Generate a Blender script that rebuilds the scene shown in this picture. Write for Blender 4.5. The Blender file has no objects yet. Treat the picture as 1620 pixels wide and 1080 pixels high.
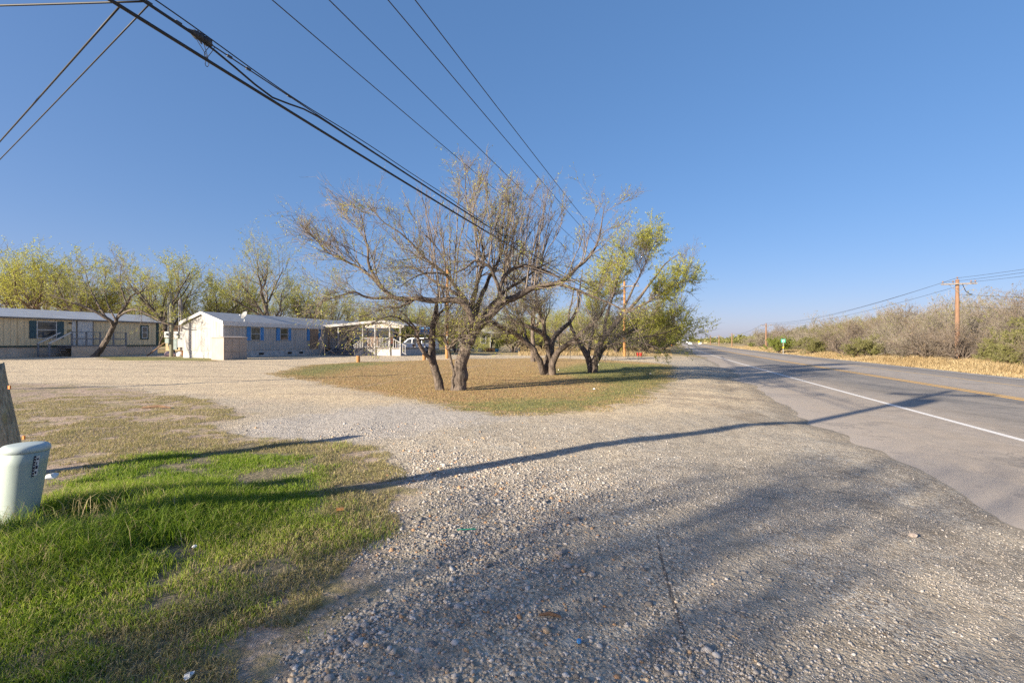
import bpy, math, random
import numpy as np
from mathutils import Vector, Matrix

# ------------------------------------------------------------------ camera, sky, sun, exposure
scene = bpy.context.scene
EYE = 1.5
FPX = 765.0                    # focal length in pixels of the 1620 px wide photograph (17 mm lens)
cam_d = bpy.data.cameras.new('camera')
cam = bpy.data.objects.new('camera', cam_d)
scene.collection.objects.link(cam)
cam_d.sensor_width = 36.0
cam_d.lens = 36.0 * FPX / 1620.0
cam_d.clip_start = 0.05
cam_d.clip_end = 6000
cam.location = (0, 0, EYE)
cam.rotation_euler = (math.radians(90), 0, 0)
scene.camera = cam

SUN_EL = math.radians(17.5)
SDX, SDY = 0.8115, 0.584        # the way the light travels over the ground
w = bpy.data.worlds.new('World')
scene.world = w
w.use_nodes = True
wn = w.node_tree
sky = wn.nodes.new('ShaderNodeTexSky')
sky.sky_type = 'NISHITA'
sky.sun_disc = False
sky.sun_elevation = SUN_EL
sky.sun_rotation = math.atan2(-SDX, -SDY)
sky.altitude = 150
sky.air_density = 0.8
sky.dust_density = 1.2
sky.ozone_density = 6.0
bg = wn.nodes['Background']
gam = wn.nodes.new('ShaderNodeGamma')
gam.inputs['Gamma'].default_value = 0.5
hsv = wn.nodes.new('ShaderNodeHueSaturation')
hsv.inputs['Saturation'].default_value = 1.40
tint = wn.nodes.new('ShaderNodeMix'); tint.data_type = 'RGBA'; tint.blend_type = 'MULTIPLY'
tint.inputs[0].default_value = 1.0
tint.inputs[7].default_value = (1.17, 0.90, 0.95, 1)
wn.links.new(sky.outputs[0], gam.inputs['Color'])
wn.links.new(gam.outputs[0], hsv.inputs['Color'])
wn.links.new(hsv.outputs[0], tint.inputs[6])
wn.links.new(tint.outputs[2], bg.inputs['Color'])
bg.inputs['Strength'].default_value = 0.15

sl = bpy.data.lights.new('sun', 'SUN')
sl.energy = 5.0
sl.angle = math.radians(0.6)
sl.color = (1.0, 0.89, 0.72)
sun = bpy.data.objects.new('sun', sl)
scene.collection.objects.link(sun)
sun.location = (-40, -40, 40)
sun.rotation_euler = Vector((SDX * math.cos(SUN_EL), SDY * math.cos(SUN_EL), -math.sin(SUN_EL))).to_track_quat('-Z', 'Y').to_euler()

scene.view_settings.view_transform = 'Standard'
scene.view_settings.look = 'None'
scene.view_settings.exposure = 1.35
scene.view_settings.gamma = 1.0
scene.render.engine = 'CYCLES'
scene.cycles.use_denoising = False
scene.cycles.max_bounces = 6
scene.cycles.transparent_max_bounces = 8

COL = scene.collection
PI = math.pi
R = math.radians
rng = np.random.default_rng(11)
random.seed(5)

# ------------------------------------------------------------------ terrain
def line_x(y):
    """x of the first yellow line of the road at distance y"""
    y = np.asarray(y, float)
    yy = np.clip(y, 0, 120)
    return 11.3 + 0.295 * y + 0.0002 * yy * yy + np.where(y > 120, 0.00040 * 120 * (y - 120), 0)

def off(x, y):
    return (np.asarray(x, float) - line_x(y)) * 0.958

def smooth(a, b, t):
    t = np.clip((np.asarray(t, float) - a) / (b - a), 0, 1)
    return t * t * (3 - 2 * t)

_perm = np.random.default_rng(3).random((256, 256))
def vnoise(x, y):
    x = np.asarray(x, float); y = np.asarray(y, float)
    xi = np.floor(x).astype(int); yi = np.floor(y).astype(int)
    fx = x - xi; fy = y - yi
    fx = fx * fx * (3 - 2 * fx); fy = fy * fy * (3 - 2 * fy)
    a = _perm[xi % 256, yi % 256]; b = _perm[(xi + 1) % 256, yi % 256]
    c = _perm[xi % 256, (yi + 1) % 256]; d = _perm[(xi + 1) % 256, (yi + 1) % 256]
    return (a * (1 - fx) + b * fx) * (1 - fy) + (c * (1 - fx) + d * fx) * fy - 0.5

ROAD_P = [-9.2, -7.4, -4.2, 0.0, 3.4, 7.6]
ROAD_Z = [-0.38, -0.33, -0.33, -0.29, -0.32, -0.44]

def edge_p(y):
    return -7.45 + 1.35 * smooth(16, 36, y) + 0.9 * vnoise(np.asarray(y) * 0.35, 7.3) + 0.35 * vnoise(np.asarray(y) * 1.6, 2.3)

def gz(x, y, fine=True):
    p = off(x, y)
    e = edge_p(y)
    zl = np.interp(p, [-80, -60, -42, -26, -14], [0.40, 0.34, 0.22, 0.02, 0.0])
    q = p - e
    zr = np.interp(q, [-4.0, -1.8, -0.5, 0.0, 0.5, 1.0], [0.0, -0.11, -0.245, -0.312, -0.42, -0.50])
    z = np.where(p < -13, zl, zr)
    zright = np.interp(p, [7.3, 8.2, 10, 13, 20, 60], [-0.52, -0.50, -0.60, -0.47, -0.35, -0.05])
    under = np.minimum(np.interp(p, ROAD_P, ROAD_Z) - 0.10, z)
    z = np.where(p > 7.3, zright, np.where(q > 0.9, under, z))
    if fine:
        z = z + np.where((p < e + 0.6) | (p > 8.5), 0.035 * vnoise(x * 1.1, y * 1.1) + 0.015 * vnoise(x * 4.1, y * 4.1) + 0.05 * vnoise(x * .25, y * .25), 0)
    return z

def G(x, y):
    return float(gz(x, y))

def gp(px, py):
    """the ground point seen at a pixel of the photograph"""
    z = 0.0
    for _ in range(12):
        Y = FPX * (EYE - z) / (py - 540.0)
        X = (px - 810.0) / FPX * Y
        z = float(gz(X, Y, False))
    return X, Y

def W3(px, py, Y):
    return np.array([(px - 810.0) / FPX * Y, Y, EYE - (py - 540.0) / FPX * Y])

# ------------------------------------------------------------------ materials
def nodes_of(name):
    m = bpy.data.materials.new(name)
    m.use_nodes = True
    nt = m.node_tree
    return m, nt, nt.nodes['Principled BSDF']

def N(nt, typ, **kw):
    n = nt.nodes.new(typ)
    for k, v in kw.items():
        setattr(n, k, v)
    return n

def L(nt, a, b):
    nt.links.new(a, b)

def math_node(nt, op, a, b=None, clamp=False):
    n = N(nt, 'ShaderNodeMath', operation=op)
    n.use_clamp = clamp
    for i, v in enumerate((a, b)):
        if v is None: continue
        if isinstance(v, (int, float)): n.inputs[i].default_value = v
        else: L(nt, v, n.inputs[i])
    return n.outputs[0]

def mixc(nt, f, a, b, mode='MIX'):
    n = N(nt, 'ShaderNodeMix', data_type='RGBA', blend_type=mode)
    for sock, v in ((n.inputs[0], f), (n.inputs[6], a), (n.inputs[7], b)):
        if isinstance(v, (int, float)): sock.default_value = v
        elif isinstance(v, tuple): sock.default_value = (*v, 1) if len(v) == 3 else v
        else: L(nt, v, sock)
    return n.outputs[2]

def noise(nt, scale, detail=4, vec=None, rough=0.55):
    n = N(nt, 'ShaderNodeTexNoise')
    n.inputs['Scale'].default_value = scale
    n.inputs['Detail'].default_value = detail
    n.inputs['Roughness'].default_value = rough
    if vec is not None: L(nt, vec, n.inputs['Vector'])
    return n.outputs['Fac']

def ramp(nt, fac, stops):
    n = N(nt, 'ShaderNodeValToRGB')
    cr = n.color_ramp
    while len(cr.elements) < len(stops): cr.elements.new(0.5)
    for e, (p, c) in zip(cr.elements, stops):
        e.position = p
        e.color = (*c, 1) if len(c) == 3 else c
    L(nt, fac, n.inputs[0])
    return n.outputs[0]

def maprange(nt, v, a, b, c=0.0, d=1.0):
    n = N(nt, 'ShaderNodeMapRange')
    n.interpolation_type = 'SMOOTHSTEP'
    n.inputs[1].default_value = a; n.inputs[2].default_value = b
    n.inputs[3].default_value = c; n.inputs[4].default_value = d
    L(nt, v, n.inputs[0])
    return n.outputs[0]

def objvec(nt, scale=(1, 1, 1)):
    tc = N(nt, 'ShaderNodeTexCoord')
    mp = N(nt, 'ShaderNodeMapping')
    mp.inputs['Scale'].default_value = scale
    L(nt, tc.outputs['Object'], mp.inputs['Vector'])
    return mp.outputs[0]

def bump(nt, bsdf, h, strength, dist):
    b = N(nt, 'ShaderNodeBump')
    b.inputs['Strength'].default_value = strength
    b.inputs['Distance'].default_value = dist
    L(nt, h, b.inputs['Height'])
    L(nt, b.outputs[0], bsdf.inputs['Normal'])

def simple(name, c1, c2=None, scale=6, rough=0.75, bmp=0.0, metal=0.0, stretch=(1, 1, 1), lo=0.35, hi=0.65, dist=0.02):
    m, nt, b = nodes_of(name)
    c2 = c2 or tuple(v * 0.75 for v in c1)
    f = noise(nt, scale, 5, objvec(nt, stretch))
    L(nt, ramp(nt, f, [(lo, c2), (hi, c1)]), b.inputs['Base Color'])
    b.inputs['Roughness'].default_value = rough
    b.inputs['Metallic'].default_value = metal
    if bmp: bump(nt, b, f, bmp, dist)
    return m

def leafmat(name, stops, trans=0.35):
    m, nt, b = nodes_of(name)
    at = N(nt, 'ShaderNodeAttribute', attribute_name='v')
    c = ramp(nt, at.outputs['Fac'], stops)
    L(nt, c, b.inputs['Base Color'])
    b.inputs['Roughness'].default_value = 0.7
    t = N(nt, 'ShaderNodeBsdfTranslucent')
    L(nt, c, t.inputs['Color'])
    mx = N(nt, 'ShaderNodeMixShader')
    mx.inputs[0].default_value = trans
    L(nt, b.outputs[0], mx.inputs[1]); L(nt, t.outputs[0], mx.inputs[2])
    L(nt, mx.outputs[0], nt.nodes['Material Output'].inputs['Surface'])
    return m

def glassmat(name, c=(0.03, 0.035, 0.04)):
    m, nt, b = nodes_of(name)
    f = noise(nt, 1.3, 2, objvec(nt))
    L(nt, ramp(nt, f, [(0.4, c), (0.62, tuple(v * 2.6 for v in c))]), b.inputs['Base Color'])
    b.inputs['Roughness'].default_value = 0.08
    return m

M = {}
M['bark'] = None
def bark(name, dark, light, bmp=0.9):
    m, nt, b = nodes_of(name)
    f = noise(nt, 9, 8, objvec(nt, (1.6, 1.6, 0.35)), 0.7)
    g = noise(nt, 2.2, 3, objvec(nt))
    c = ramp(nt, f, [(0.36, dark), (0.62, light)])
    c = mixc(nt, maprange(nt, g, 0.45, 0.7), c, tuple(v * 1.15 for v in light))
    L(nt, c, b.inputs['Base Color'])
    b.inputs['Roughness'].default_value = 0.9
    bump(nt, b, f, bmp, 0.06)
    return m
M['bark'] = bark('bark', (0.028, 0.021, 0.016), (0.165, 0.128, 0.10))
M['twig'] = simple('twig_bark', (0.24, 0.195, 0.155), (0.14, 0.11, 0.09), 3, 0.85)
M['twig_grey'] = simple('grey_twig_bark', (0.30, 0.26, 0.21), (0.20, 0.165, 0.135), 3, 0.85)
M['leaf'] = leafmat('young_leaves', [(0.0, (0.30, 0.33, 0.045)), (0.5, (0.44, 0.45, 0.065)), (1.0, (0.58, 0.55, 0.11))], 0.5)
M['leaf_olive'] = leafmat('olive_leaves', [(0.0, (0.15, 0.16, 0.045)), (0.6, (0.24, 0.235, 0.075)), (1.0, (0.31, 0.28, 0.11))], 0.4)
M['leaf_brown'] = leafmat('dry_leaves', [(0.0, (0.16, 0.115, 0.06)), (0.6, (0.22, 0.16, 0.085)), (1.0, (0.27, 0.21, 0.11))], 0.3)
M['leaf_green'] = leafmat('bright_leaves', [(0.0, (0.13, 0.17, 0.02)), (0.6, (0.21, 0.25, 0.03)), (1.0, (0.29, 0.31, 0.05))], 0.4)
M['blade'] = leafmat('green_blades', [(0.0, (0.11, 0.20, 0.012)), (0.5, (0.25, 0.35, 0.025)), (0.85, (0.40, 0.46, 0.06)), (0.93, (0.44, 0.38, 0.15)), (1.0, (0.52, 0.42, 0.22))], 0.45)
M['dryblade'] = leafmat('dry_blades', [(0.0, (0.20, 0.21, 0.06)), (0.35, (0.36, 0.30, 0.12)), (1.0, (0.56, 0.44, 0.26))], 0.3)
M['vergeblade'] = leafmat('golden_blades', [(0.0, (0.30, 0.20, 0.09)), (0.5, (0.42, 0.31, 0.155)), (1.0, (0.54, 0.43, 0.25))], 0.3)

# ------------------------------------------------------------------ mesh helpers
class MB:
    """collects shapes for ONE mesh object"""
    def __init__(self): self.v = []; self.f = []; self.mi = []; self.cur = 0; self.sm = []; self.smooth = False
    def add(self, vs, fs):
        o = len(self.v)
        self.v += [tuple(map(float, p)) for p in vs]
        for f in fs:
            self.f.append(tuple(i + o for i in f)); self.mi.append(self.cur); self.sm.append(self.smooth)
        return self
    def box(self, a, b):
        x0, y0, z0 = a; x1, y1, z1 = b
        return self.add([(x0, y0, z0), (x1, y0, z0), (x1, y1, z0), (x0, y1, z0), (x0, y0, z1), (x1, y0, z1), (x1, y1, z1), (x0, y1, z1)],
                        [(3, 2, 1, 0), (4, 5, 6, 7), (0, 1, 5, 4), (1, 2, 6, 5), (2, 3, 7, 6), (3, 0, 4, 7)])
    def bar(self, p0, p1, w, h, up=(0, 0, 1)):
        p0 = Vector(p0); p1 = Vector(p1)
        t = (p1 - p0).normalized(); s = t.cross(Vector(up))
        if s.length < 1e-4: s = t.cross(Vector((1, 0, 0)))
        s.normalize(); u = s.cross(t).normalized()
        s = s * (w / 2); u = u * (h / 2)
        return self.add([p0 - s - u, p0 + s - u, p0 + s + u, p0 - s + u, p1 - s - u, p1 + s - u, p1 + s + u, p1 - s + u],
                        [(3, 2, 1, 0), (4, 5, 6, 7), (0, 1, 5, 4), (1, 2, 6, 5), (2, 3, 7, 6), (3, 0, 4, 7)])
    def tube(self, pts, rad, n=8, cap=True):
        pts = [Vector(p) for p in pts]
        if not isinstance(rad, (list, tuple)): rad = [rad] * len(pts)
        vs = []; fs = []
        ref = Vector((0.3, 0.2, 1)) if abs((pts[-1] - pts[0]).normalized().z) < 0.8 else Vector((1, 0.1, 0))
        for i, p in enumerate(pts):
            t = (pts[min(i + 1, len(pts) - 1)] - pts[max(i - 1, 0)]).normalized()
            s = t.cross(ref).normalized(); u = s.cross(t)
            for k in range(n):
                a = 2 * PI * k / n
                vs.append(p + (s * math.cos(a) + u * math.sin(a)) * rad[i])
        for i in range(len(pts) - 1):
            for k in range(n):
                fs.append((i * n + k, i * n + (k + 1) % n, (i + 1) * n + (k + 1) % n, (i + 1) * n + k))
        if cap:
            fs.append(tuple(range(n - 1, -1, -1))); fs.append(tuple((len(pts) - 1) * n + k for k in range(n)))
        return self.add(vs, fs)
    def prism(self, prof, y0, y1, axis='y'):
        """profile in the plane across `axis`, extruded from y0 to y1"""
        def P(a, b, t): return {'y': (a, t, b), 'x': (t, a, b), 'z': (a, b, t)}[axis]
        n = len(prof)
        vs = [P(a, b, y0) for a, b in prof] + [P(a, b, y1) for a, b in prof]
        fs = [tuple(range(n)), tuple(range(2 * n - 1, n - 1, -1))]
        fs += [(i, i + n, (i + 1) % n + n, (i + 1) % n) for i in range(n)]
        return self.add(vs, fs)
    def lathe(self, prof, n=24, c=(0, 0, 0), sx=1.0, sy=1.0):
        vs = []; fs = []
        for r, z in prof:
            for k in range(n):
                a = 2 * PI * k / n
                vs.append((c[0] + r * sx * math.cos(a), c[1] + r * sy * math.sin(a), c[2] + z))
        for i in range(len(prof) - 1):
            for k in range(n):
                fs.append((i * n + k, i * n + (k + 1) % n, (i + 1) * n + (k + 1) % n, (i + 1) * n + k))
        fs.append(tuple(range(n - 1, -1, -1))); fs.append(tuple((len(prof) - 1) * n + k for k in range(n)))
        return self.add(vs, fs)
    def build(self, name, mats, parent=None, bevel=0.0, loc=None):
        me = bpy.data.meshes.new(name)
        me.from_pydata(self.v, [], self.f)
        if not isinstance(mats, (list, tuple)): mats = [mats]
        for m in mats: me.materials.append(m)
        me.polygons.foreach_set('material_index', self.mi)
        me.polygons.foreach_set('use_smooth', self.sm)
        me.update()
        o = bpy.data.objects.new(name, me)
        COL.objects.link(o)
        if parent is not None: o.parent = parent
        if loc is not None: o.location = loc
        if bevel:
            b = o.modifiers.new('bevel', 'BEVEL'); b.width = bevel; b.segments = 2; b.limit_method = 'ANGLE'
        return o

def arrmesh(name, V, quads=None, tris=None, mats=(), mq=None, mt=None, v=None, smooth=False):
    """one mesh from numpy arrays"""
    V = np.asarray(V, np.float32)
    loops = []; tot = []; mi = []
    if quads is not None and len(quads):
        loops.append(np.asarray(quads, np.int32).ravel()); tot.append(np.full(len(quads), 4, np.int32))
        mi.append(np.zeros(len(quads), np.int32) if mq is None else np.asarray(mq, np.int32))
    if tris is not None and len(tris):
        loops.append(np.asarray(tris, np.int32).ravel()); tot.append(np.full(len(tris), 3, np.int32))
        mi.append(np.zeros(len(tris), np.int32) if mt is None else np.asarray(mt, np.int32))
    loops = np.concatenate(loops); tot = np.concatenate(tot); mi = np.concatenate(mi)
    me = bpy.data.meshes.new(name)
    me.vertices.add(len(V)); me.vertices.foreach_set('co', V.ravel())
    me.loops.add(len(loops)); me.loops.foreach_set('vertex_index', loops)
    me.polygons.add(len(tot))
    st = np.concatenate([[0], np.cumsum(tot)[:-1]]).astype(np.int32)
    me.polygons.foreach_set('loop_start', st); me.polygons.foreach_set('loop_total', tot)
    for m in mats: me.materials.append(m)
    me.polygons.foreach_set('material_index', mi)
    if smooth: me.polygons.foreach_set('use_smooth', np.ones(len(tot), bool))
    if v is not None:
        a = me.attributes.new('v', 'FLOAT', 'POINT'); a.data.foreach_set('value', np.asarray(v, np.float32))
    me.update(calc_edges=True)
    return me

def link(name, me, parent=None):
    o = bpy.data.objects.new(name, me); COL.objects.link(o)
    if parent is not None: o.parent = parent
    return o

def tag(o, label, cat, group=None, kind=None):
    if label: o['label'] = label
    if cat: o['category'] = cat
    if group: o['group'] = group
    if kind: o['kind'] = kind
    return o

def thing(name, label, cat, loc=(0, 0, 0), rz=0.0, group=None, scale=None):
    o = bpy.data.objects.new(name, None); COL.objects.link(o)
    o.empty_display_size = 0.3
    o.location = loc; o.rotation_euler = (0, 0, rz)
    if scale: o.scale = scale
    return tag(o, label, cat, group)

def dup(root, loc, rz, label, group, scale=(1, 1, 1), name=None):
    r = root.copy(); COL.objects.link(r)
    r.location = loc; r.rotation_euler = (0, 0, rz); r.scale = scale
    r['label'] = label
    if group: r['group'] = group
    elif 'group' in r: del r['group']
    if name: r.name = name
    for ch in list(root.children):
        c = ch.copy(); COL.objects.link(c); c.parent = r
        for g in list(ch.children):
            d = g.copy(); COL.objects.link(d); d.parent = c
    return r

# ------------------------------------------------------------------ ground
def sdf(px, py, poly):
    """signed distance (metres, positive inside) to a ground polygon"""
    poly = np.asarray(poly, float)
    d2 = np.full(px.shape, 1e18); inside = np.zeros(px.shape, bool)
    n = len(poly)
    for i in range(n):
        ax, ay = poly[i]; bx, by = poly[(i + 1) % n]
        ex, ey = bx - ax, by - ay
        wx, wy = px - ax, py - ay
        t = np.clip((wx * ex + wy * ey) / (ex * ex + ey * ey + 1e-12), 0, 1)
        d2 = np.minimum(d2, (wx - ex * t) ** 2 + (wy - ey * t) ** 2)
        c = ((ay > py) != (by > py)) & (px < (bx - ax) * (py - ay) / (by - ay + 1e-12) + ax)
        inside ^= c
    d = np.sqrt(d2)
    return np.where(inside, d, -d)

def gpoly(pix): return [gp(*p) for p in pix]

P_LAWN = gpoly([(430, 592), (490, 577), (560, 572.5), (650, 570), (760, 567.5), (860, 566), (960, 569), (1030, 573.5), (1064, 578), (1062, 600), (1045, 618), (1000, 637), (930, 650), (860, 654), (790, 656), (720, 646), (660, 632), (580, 618), (500, 604)])
P_LAWN2 = gpoly([(150, 563.5), (345, 564.5), (345, 571), (180, 570.5)])
P_LAWNGREEN = [gpoly([(860, 585), (940, 572), (1060, 577), (1062, 604), (1030, 626), (960, 640), (900, 634), (960, 610)]),
               gpoly([(440, 592), (500, 577), (570, 573), (640, 573), (560, 580), (500, 596)]), gpoly([(700, 640), (830, 630), (1000, 632), (900, 652), (790, 656)]), P_LAWN2]
P_PALE = gpoly([(-300, 566), (300, 567), (640, 561), (640, 570.5), (560, 573), (490, 579), (430, 594), (500, 606), (580, 620), (660, 634), (640, 650), (560, 640), (450, 636), (330, 628), (180, 612), (60, 606), (-300, 612)])
P_STRIP = gpoly([(640, 561), (800, 558), (880, 561), (960, 565), (1040, 566), (1083, 560), (1098, 562), (1085, 569), (1040, 573), (960, 569), (860, 566), (640, 569.5)])
P_PALE2 = gpoly([(930, 652), (1000, 640), (1060, 612), (1150, 600), (1215, 622), (1200, 632), (1080, 640), (980, 650)])
P_DIRT = gpoly([(-500, 606), (60, 606), (200, 614), (330, 632), (390, 655), (330, 672), (400, 692), (520, 698), (590, 706), (650, 770), (625, 830), (590, 900), (530, 960), (450, 1020), (400, 1100), (380, 1300), (-1500, 1300)])
P_GREEN = gpoly([(-60, 900), (0, 860), (60, 770), (150, 745), (240, 722), (300, 706), (400, 700), (490, 703), (555, 730), (600, 775), (600, 812), (560, 850), (500, 895), (430, 950), (330, 1010), (220, 1060), (150, 1150), (60, 1300), (-900, 1300)])
P_GREY = gpoly([(340, 690), (420, 664), (640, 638), (720, 648), (800, 662), (640, 690), (500, 700)])

def sinhgrid(n, A, B): 
    i = np.arange(-n, n + 1)
    return A * np.sinh(B * i)
gx = sinhgrid(300, 3.0, 0.02) * 1.6 + 0.0
gy_pos = 3.0 * np.sinh(0.02 * np.arange(0, 311)) * 1.6 + 2.0
gy_neg = -0.10 * np.arange(1, 60) * np.linspace(1, 8, 59) + 2.0
gy = np.concatenate([gy_neg[::-1], gy_pos])
GX, GY = np.meshgrid(gx, gy)
FX, FY = GX.ravel(), GY.ravel()
GZ = gz(FX, FY)
nx, ny = len(gx), len(gy)
idx = np.arange(nx * ny).reshape(ny, nx)
quads = np.stack([idx[:-1, :-1], idx[:-1, 1:], idx[1:, 1:], idx[1:, :-1]], -1).reshape(-1, 4)
gme = arrmesh('ground', np.stack([FX, FY, GZ], 1), quads, smooth=True)
def addattr(me, name, val):
    a = me.attributes.new(name, 'FLOAT', 'POINT'); a.data.foreach_set('value', np.asarray(val, np.float32))
addattr(gme, 'lawn', np.maximum(sdf(FX, FY, P_LAWN), sdf(FX, FY, P_LAWN2)))
lg = np.maximum.reduce([sdf(FX, FY, q) for q in P_LAWNGREEN])
addattr(gme, 'lawngreen', lg)
addattr(gme, 'pale', np.maximum.reduce([sdf(FX, FY, P_PALE), sdf(FX, FY, P_STRIP), sdf(FX, FY, P_PALE2) + .9]))
addattr(gme, 'dirt', sdf(FX, FY, P_DIRT))
addattr(gme, 'green', sdf(FX, FY, P_GREEN))
addattr(gme, 'grey', sdf(FX, FY, P_GREY))
pp = off(FX, FY)
field = np.where(pp < 0, np.minimum(FY - 52 + 0.0 * FX, 60), pp - 7.2)
field = np.maximum(field, np.where((pp < -8) & (pp > -16) & (FY > 46), np.minimum(FY - 47, -6.4 - 3.2 - pp), -99))
left = np.where(FX < -38 + 0.25 * (FY - 40), 3.0, -99)
addattr(gme, 'field', np.maximum(field, np.where(FY > 33, left, -99)))

addattr(gme, 'q', pp - edge_p(FY))
tk0 = np.array(gp(1048, 860)); tk1 = np.array(gp(1092, 1080)); td_ = (tk1 - tk0) / np.linalg.norm(tk1 - tk0)
addattr(gme, 'trk', np.where(FY > 3.9, 9.0, 0.0) + (FX - tk0[0]) * -td_[1] + (FY - tk0[1]) * td_[0] + .03 * np.sin(FY * 2.2))
def ground_material():
    m, nt, b = nodes_of('ground_cover')
    tc = N(nt, 'ShaderNodeTexCoord'); vec = tc.outputs['Object']
    def A(n): return N(nt, 'ShaderNodeAttribute', attribute_name=n).outputs['Fac']
    n_big = noise(nt, 0.45, 5, vec); n_mid = noise(nt, 2.3, 6, vec, 0.62); n_fine = noise(nt, 22, 6, vec, 0.7); n_tiny = noise(nt, 90, 3, vec)
    # streaks lying along the tracks the cars take
    mp = N(nt, 'ShaderNodeMapping'); mp.inputs['Scale'].default_value = (0.9, 0.16, 1); mp.inputs['Rotation'].default_value = (0, 0, R(16)); L(nt, vec, mp.inputs['Vector'])
    n_trk = noise(nt, 1.6, 4, mp.outputs[0])
    # gravel: pebble cells with their own tones
    v1 = N(nt, 'ShaderNodeTexVoronoi'); v1.inputs['Scale'].default_value = 58; L(nt, vec, v1.inputs['Vector'])
    v2 = N(nt, 'ShaderNodeTexVoronoi'); v2.inputs['Scale'].default_value = 27; L(nt, vec, v2.inputs['Vector'])
    def sep(c):
        s = N(nt, 'ShaderNodeSeparateColor'); L(nt, c, s.inputs[0]); return s.outputs[0]
    peb = ramp(nt, sep(v1.outputs['Color']), [(0.0, (0.22, 0.165, 0.125)), (0.22, (0.38, 0.295, 0.225)), (0.5, (0.50, 0.405, 0.315)), (0.8, (0.62, 0.52, 0.42)), (0.93, (0.70, 0.62, 0.54)), (1.0, (0.43, 0.27, 0.15))])
    peb2 = ramp(nt, sep(v2.outputs['Color']), [(0.0, (0.26, 0.22, 0.19)), (0.4, (0.42, 0.37, 0.32)), (0.9, (0.60, 0.54, 0.48)), (1.0, (0.46, 0.30, 0.18))])
    gravel = mixc(nt, maprange(nt, n_mid, 0.52, 0.66), peb, peb2)
    fines = mixc(nt, n_fine, (0.38, 0.295, 0.215), (0.54, 0.435, 0.335))
    gravel = mixc(nt, maprange(nt, n_trk, 0.42, 0.62, 0.15, 0.75), gravel, fines)
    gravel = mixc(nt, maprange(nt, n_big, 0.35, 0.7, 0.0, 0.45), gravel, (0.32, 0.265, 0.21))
    pale = mixc(nt, n_fine, (0.47, 0.365, 0.23), (0.68, 0.555, 0.37))
    pale = mixc(nt, maprange(nt, n_mid, 0.45, 0.7, 0, 0.5), pale, (0.40, 0.305, 0.215))
    mp2 = N(nt, 'ShaderNodeMapping'); mp2.inputs['Scale'].default_value = (0.07, 1.1, 1); mp2.inputs['Rotation'].default_value = (0, 0, R(-6)); L(nt, vec, mp2.inputs['Vector'])
    n_drv = noise(nt, 1.3, 5, mp2.outputs[0], 0.65)
    pale = mixc(nt, maprange(nt, n_drv, 0.50, 0.62, 0, 0.6), pale, (0.33, 0.245, 0.165))
    grey = mixc(nt, n_fine, (0.34, 0.30, 0.25), (0.52, 0.465, 0.395))
    lawn = mixc(nt, maprange(nt, n_fine, 0.35, 0.65), (0.27, 0.15, 0.06), (0.48, 0.30, 0.13))
    lawn = mixc(nt, maprange(nt, n_mid, 0.45, 0.65, 0, 0.75), lawn, (0.37, 0.28, 0.13))
    lgreen = mixc(nt, maprange(nt, n_fine, 0.35, 0.65), (0.13, 0.14, 0.035), (0.30, 0.27, 0.09))
    dirt = mixc(nt, maprange(nt, n_fine, 0.35, 0.68), (0.25, 0.175, 0.12), (0.54, 0.41, 0.30))
    dirt = mixc(nt, maprange(nt, n_mid, 0.46, 0.60, 0, 0.8), dirt, mixc(nt, n_tiny, (0.17, 0.145, 0.045), (0.36, 0.29, 0.12)))
    grn = mixc(nt, maprange(nt, n_fine, 0.38, 0.62), (0.10, 0.075, 0.045), (0.30, 0.23, 0.15))
    grn = mixc(nt, maprange(nt, n_tiny, 0.45, 0.6, 0, 0.6), grn, (0.13, 0.14, 0.035))
    fieldc = mixc(nt, maprange(nt, n_mid, 0.35, 0.65), (0.30, 0.22, 0.10), (0.48, 0.36, 0.17))
    fieldc = mixc(nt, maprange(nt, n_big, 0.5, 0.7, 0, 0.6), fieldc, (0.20, 0.18, 0.07))
    def msk(name, wid, amp, shift=0.0):
        s = math_node(nt, 'ADD', A(name), math_node(nt, 'MULTIPLY', math_node(nt, 'ADD', math_node(nt, 'SUBTRACT', n_mid, 0.5), math_node(nt, 'MULTIPLY', math_node(nt, 'SUBTRACT', n_fine, 0.5), 0.6)), amp))
        return maprange(nt, s, shift - wid, shift + wid)
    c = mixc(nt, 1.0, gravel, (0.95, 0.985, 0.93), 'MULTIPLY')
    c = mixc(nt, msk('pale', 0.9, 2.2), c, pale)
    c = mixc(nt, msk('grey', 0.5, 1.6), c, grey)
    c = mixc(nt, msk('dirt', 0.22, 1.3), c, dirt)
    c = mixc(nt, msk('field', 1.2, 3.0), c, fieldc)
    lm = msk('lawn', 0.35, 2.0)
    c = mixc(nt, lm, c, lawn)
    c = mixc(nt, math_node(nt, 'MULTIPLY', lm, msk('lawngreen', 0.9, 5.0)), c, lgreen)
    gm = msk('green', 0.12, 1.0)
    c = mixc(nt, gm, c, grn)
    # ragged chips of dark old asphalt and dirt along the edge of the road
    q = A('q')
    qn = math_node(nt, 'ADD', q, math_node(nt, 'MULTIPLY', math_node(nt, 'SUBTRACT', n_mid, 0.5), 1.6))
    band = math_node(nt, 'MULTIPLY', maprange(nt, qn, -0.75, -0.25), maprange(nt, qn, 0.35, 0.05))
    c = mixc(nt, math_node(nt, 'MULTIPLY', band, maprange(nt, n_fine, 0.38, 0.62, 0.15, 0.6)), c, (0.15, 0.115, 0.08))
    far_ = math_node(nt, 'MULTIPLY', maprange(nt, qn, -1.7, -1.2), maprange(nt, qn, -0.75, -1.05))
    c = mixc(nt, math_node(nt, 'MULTIPLY', far_, maprange(nt, n_big, 0.42, 0.6, 0, 0.6)), c, (0.24, 0.18, 0.115))
    # a narrow tyre groove
    ta = math_node(nt, 'ABSOLUTE', A('trk'))
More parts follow.
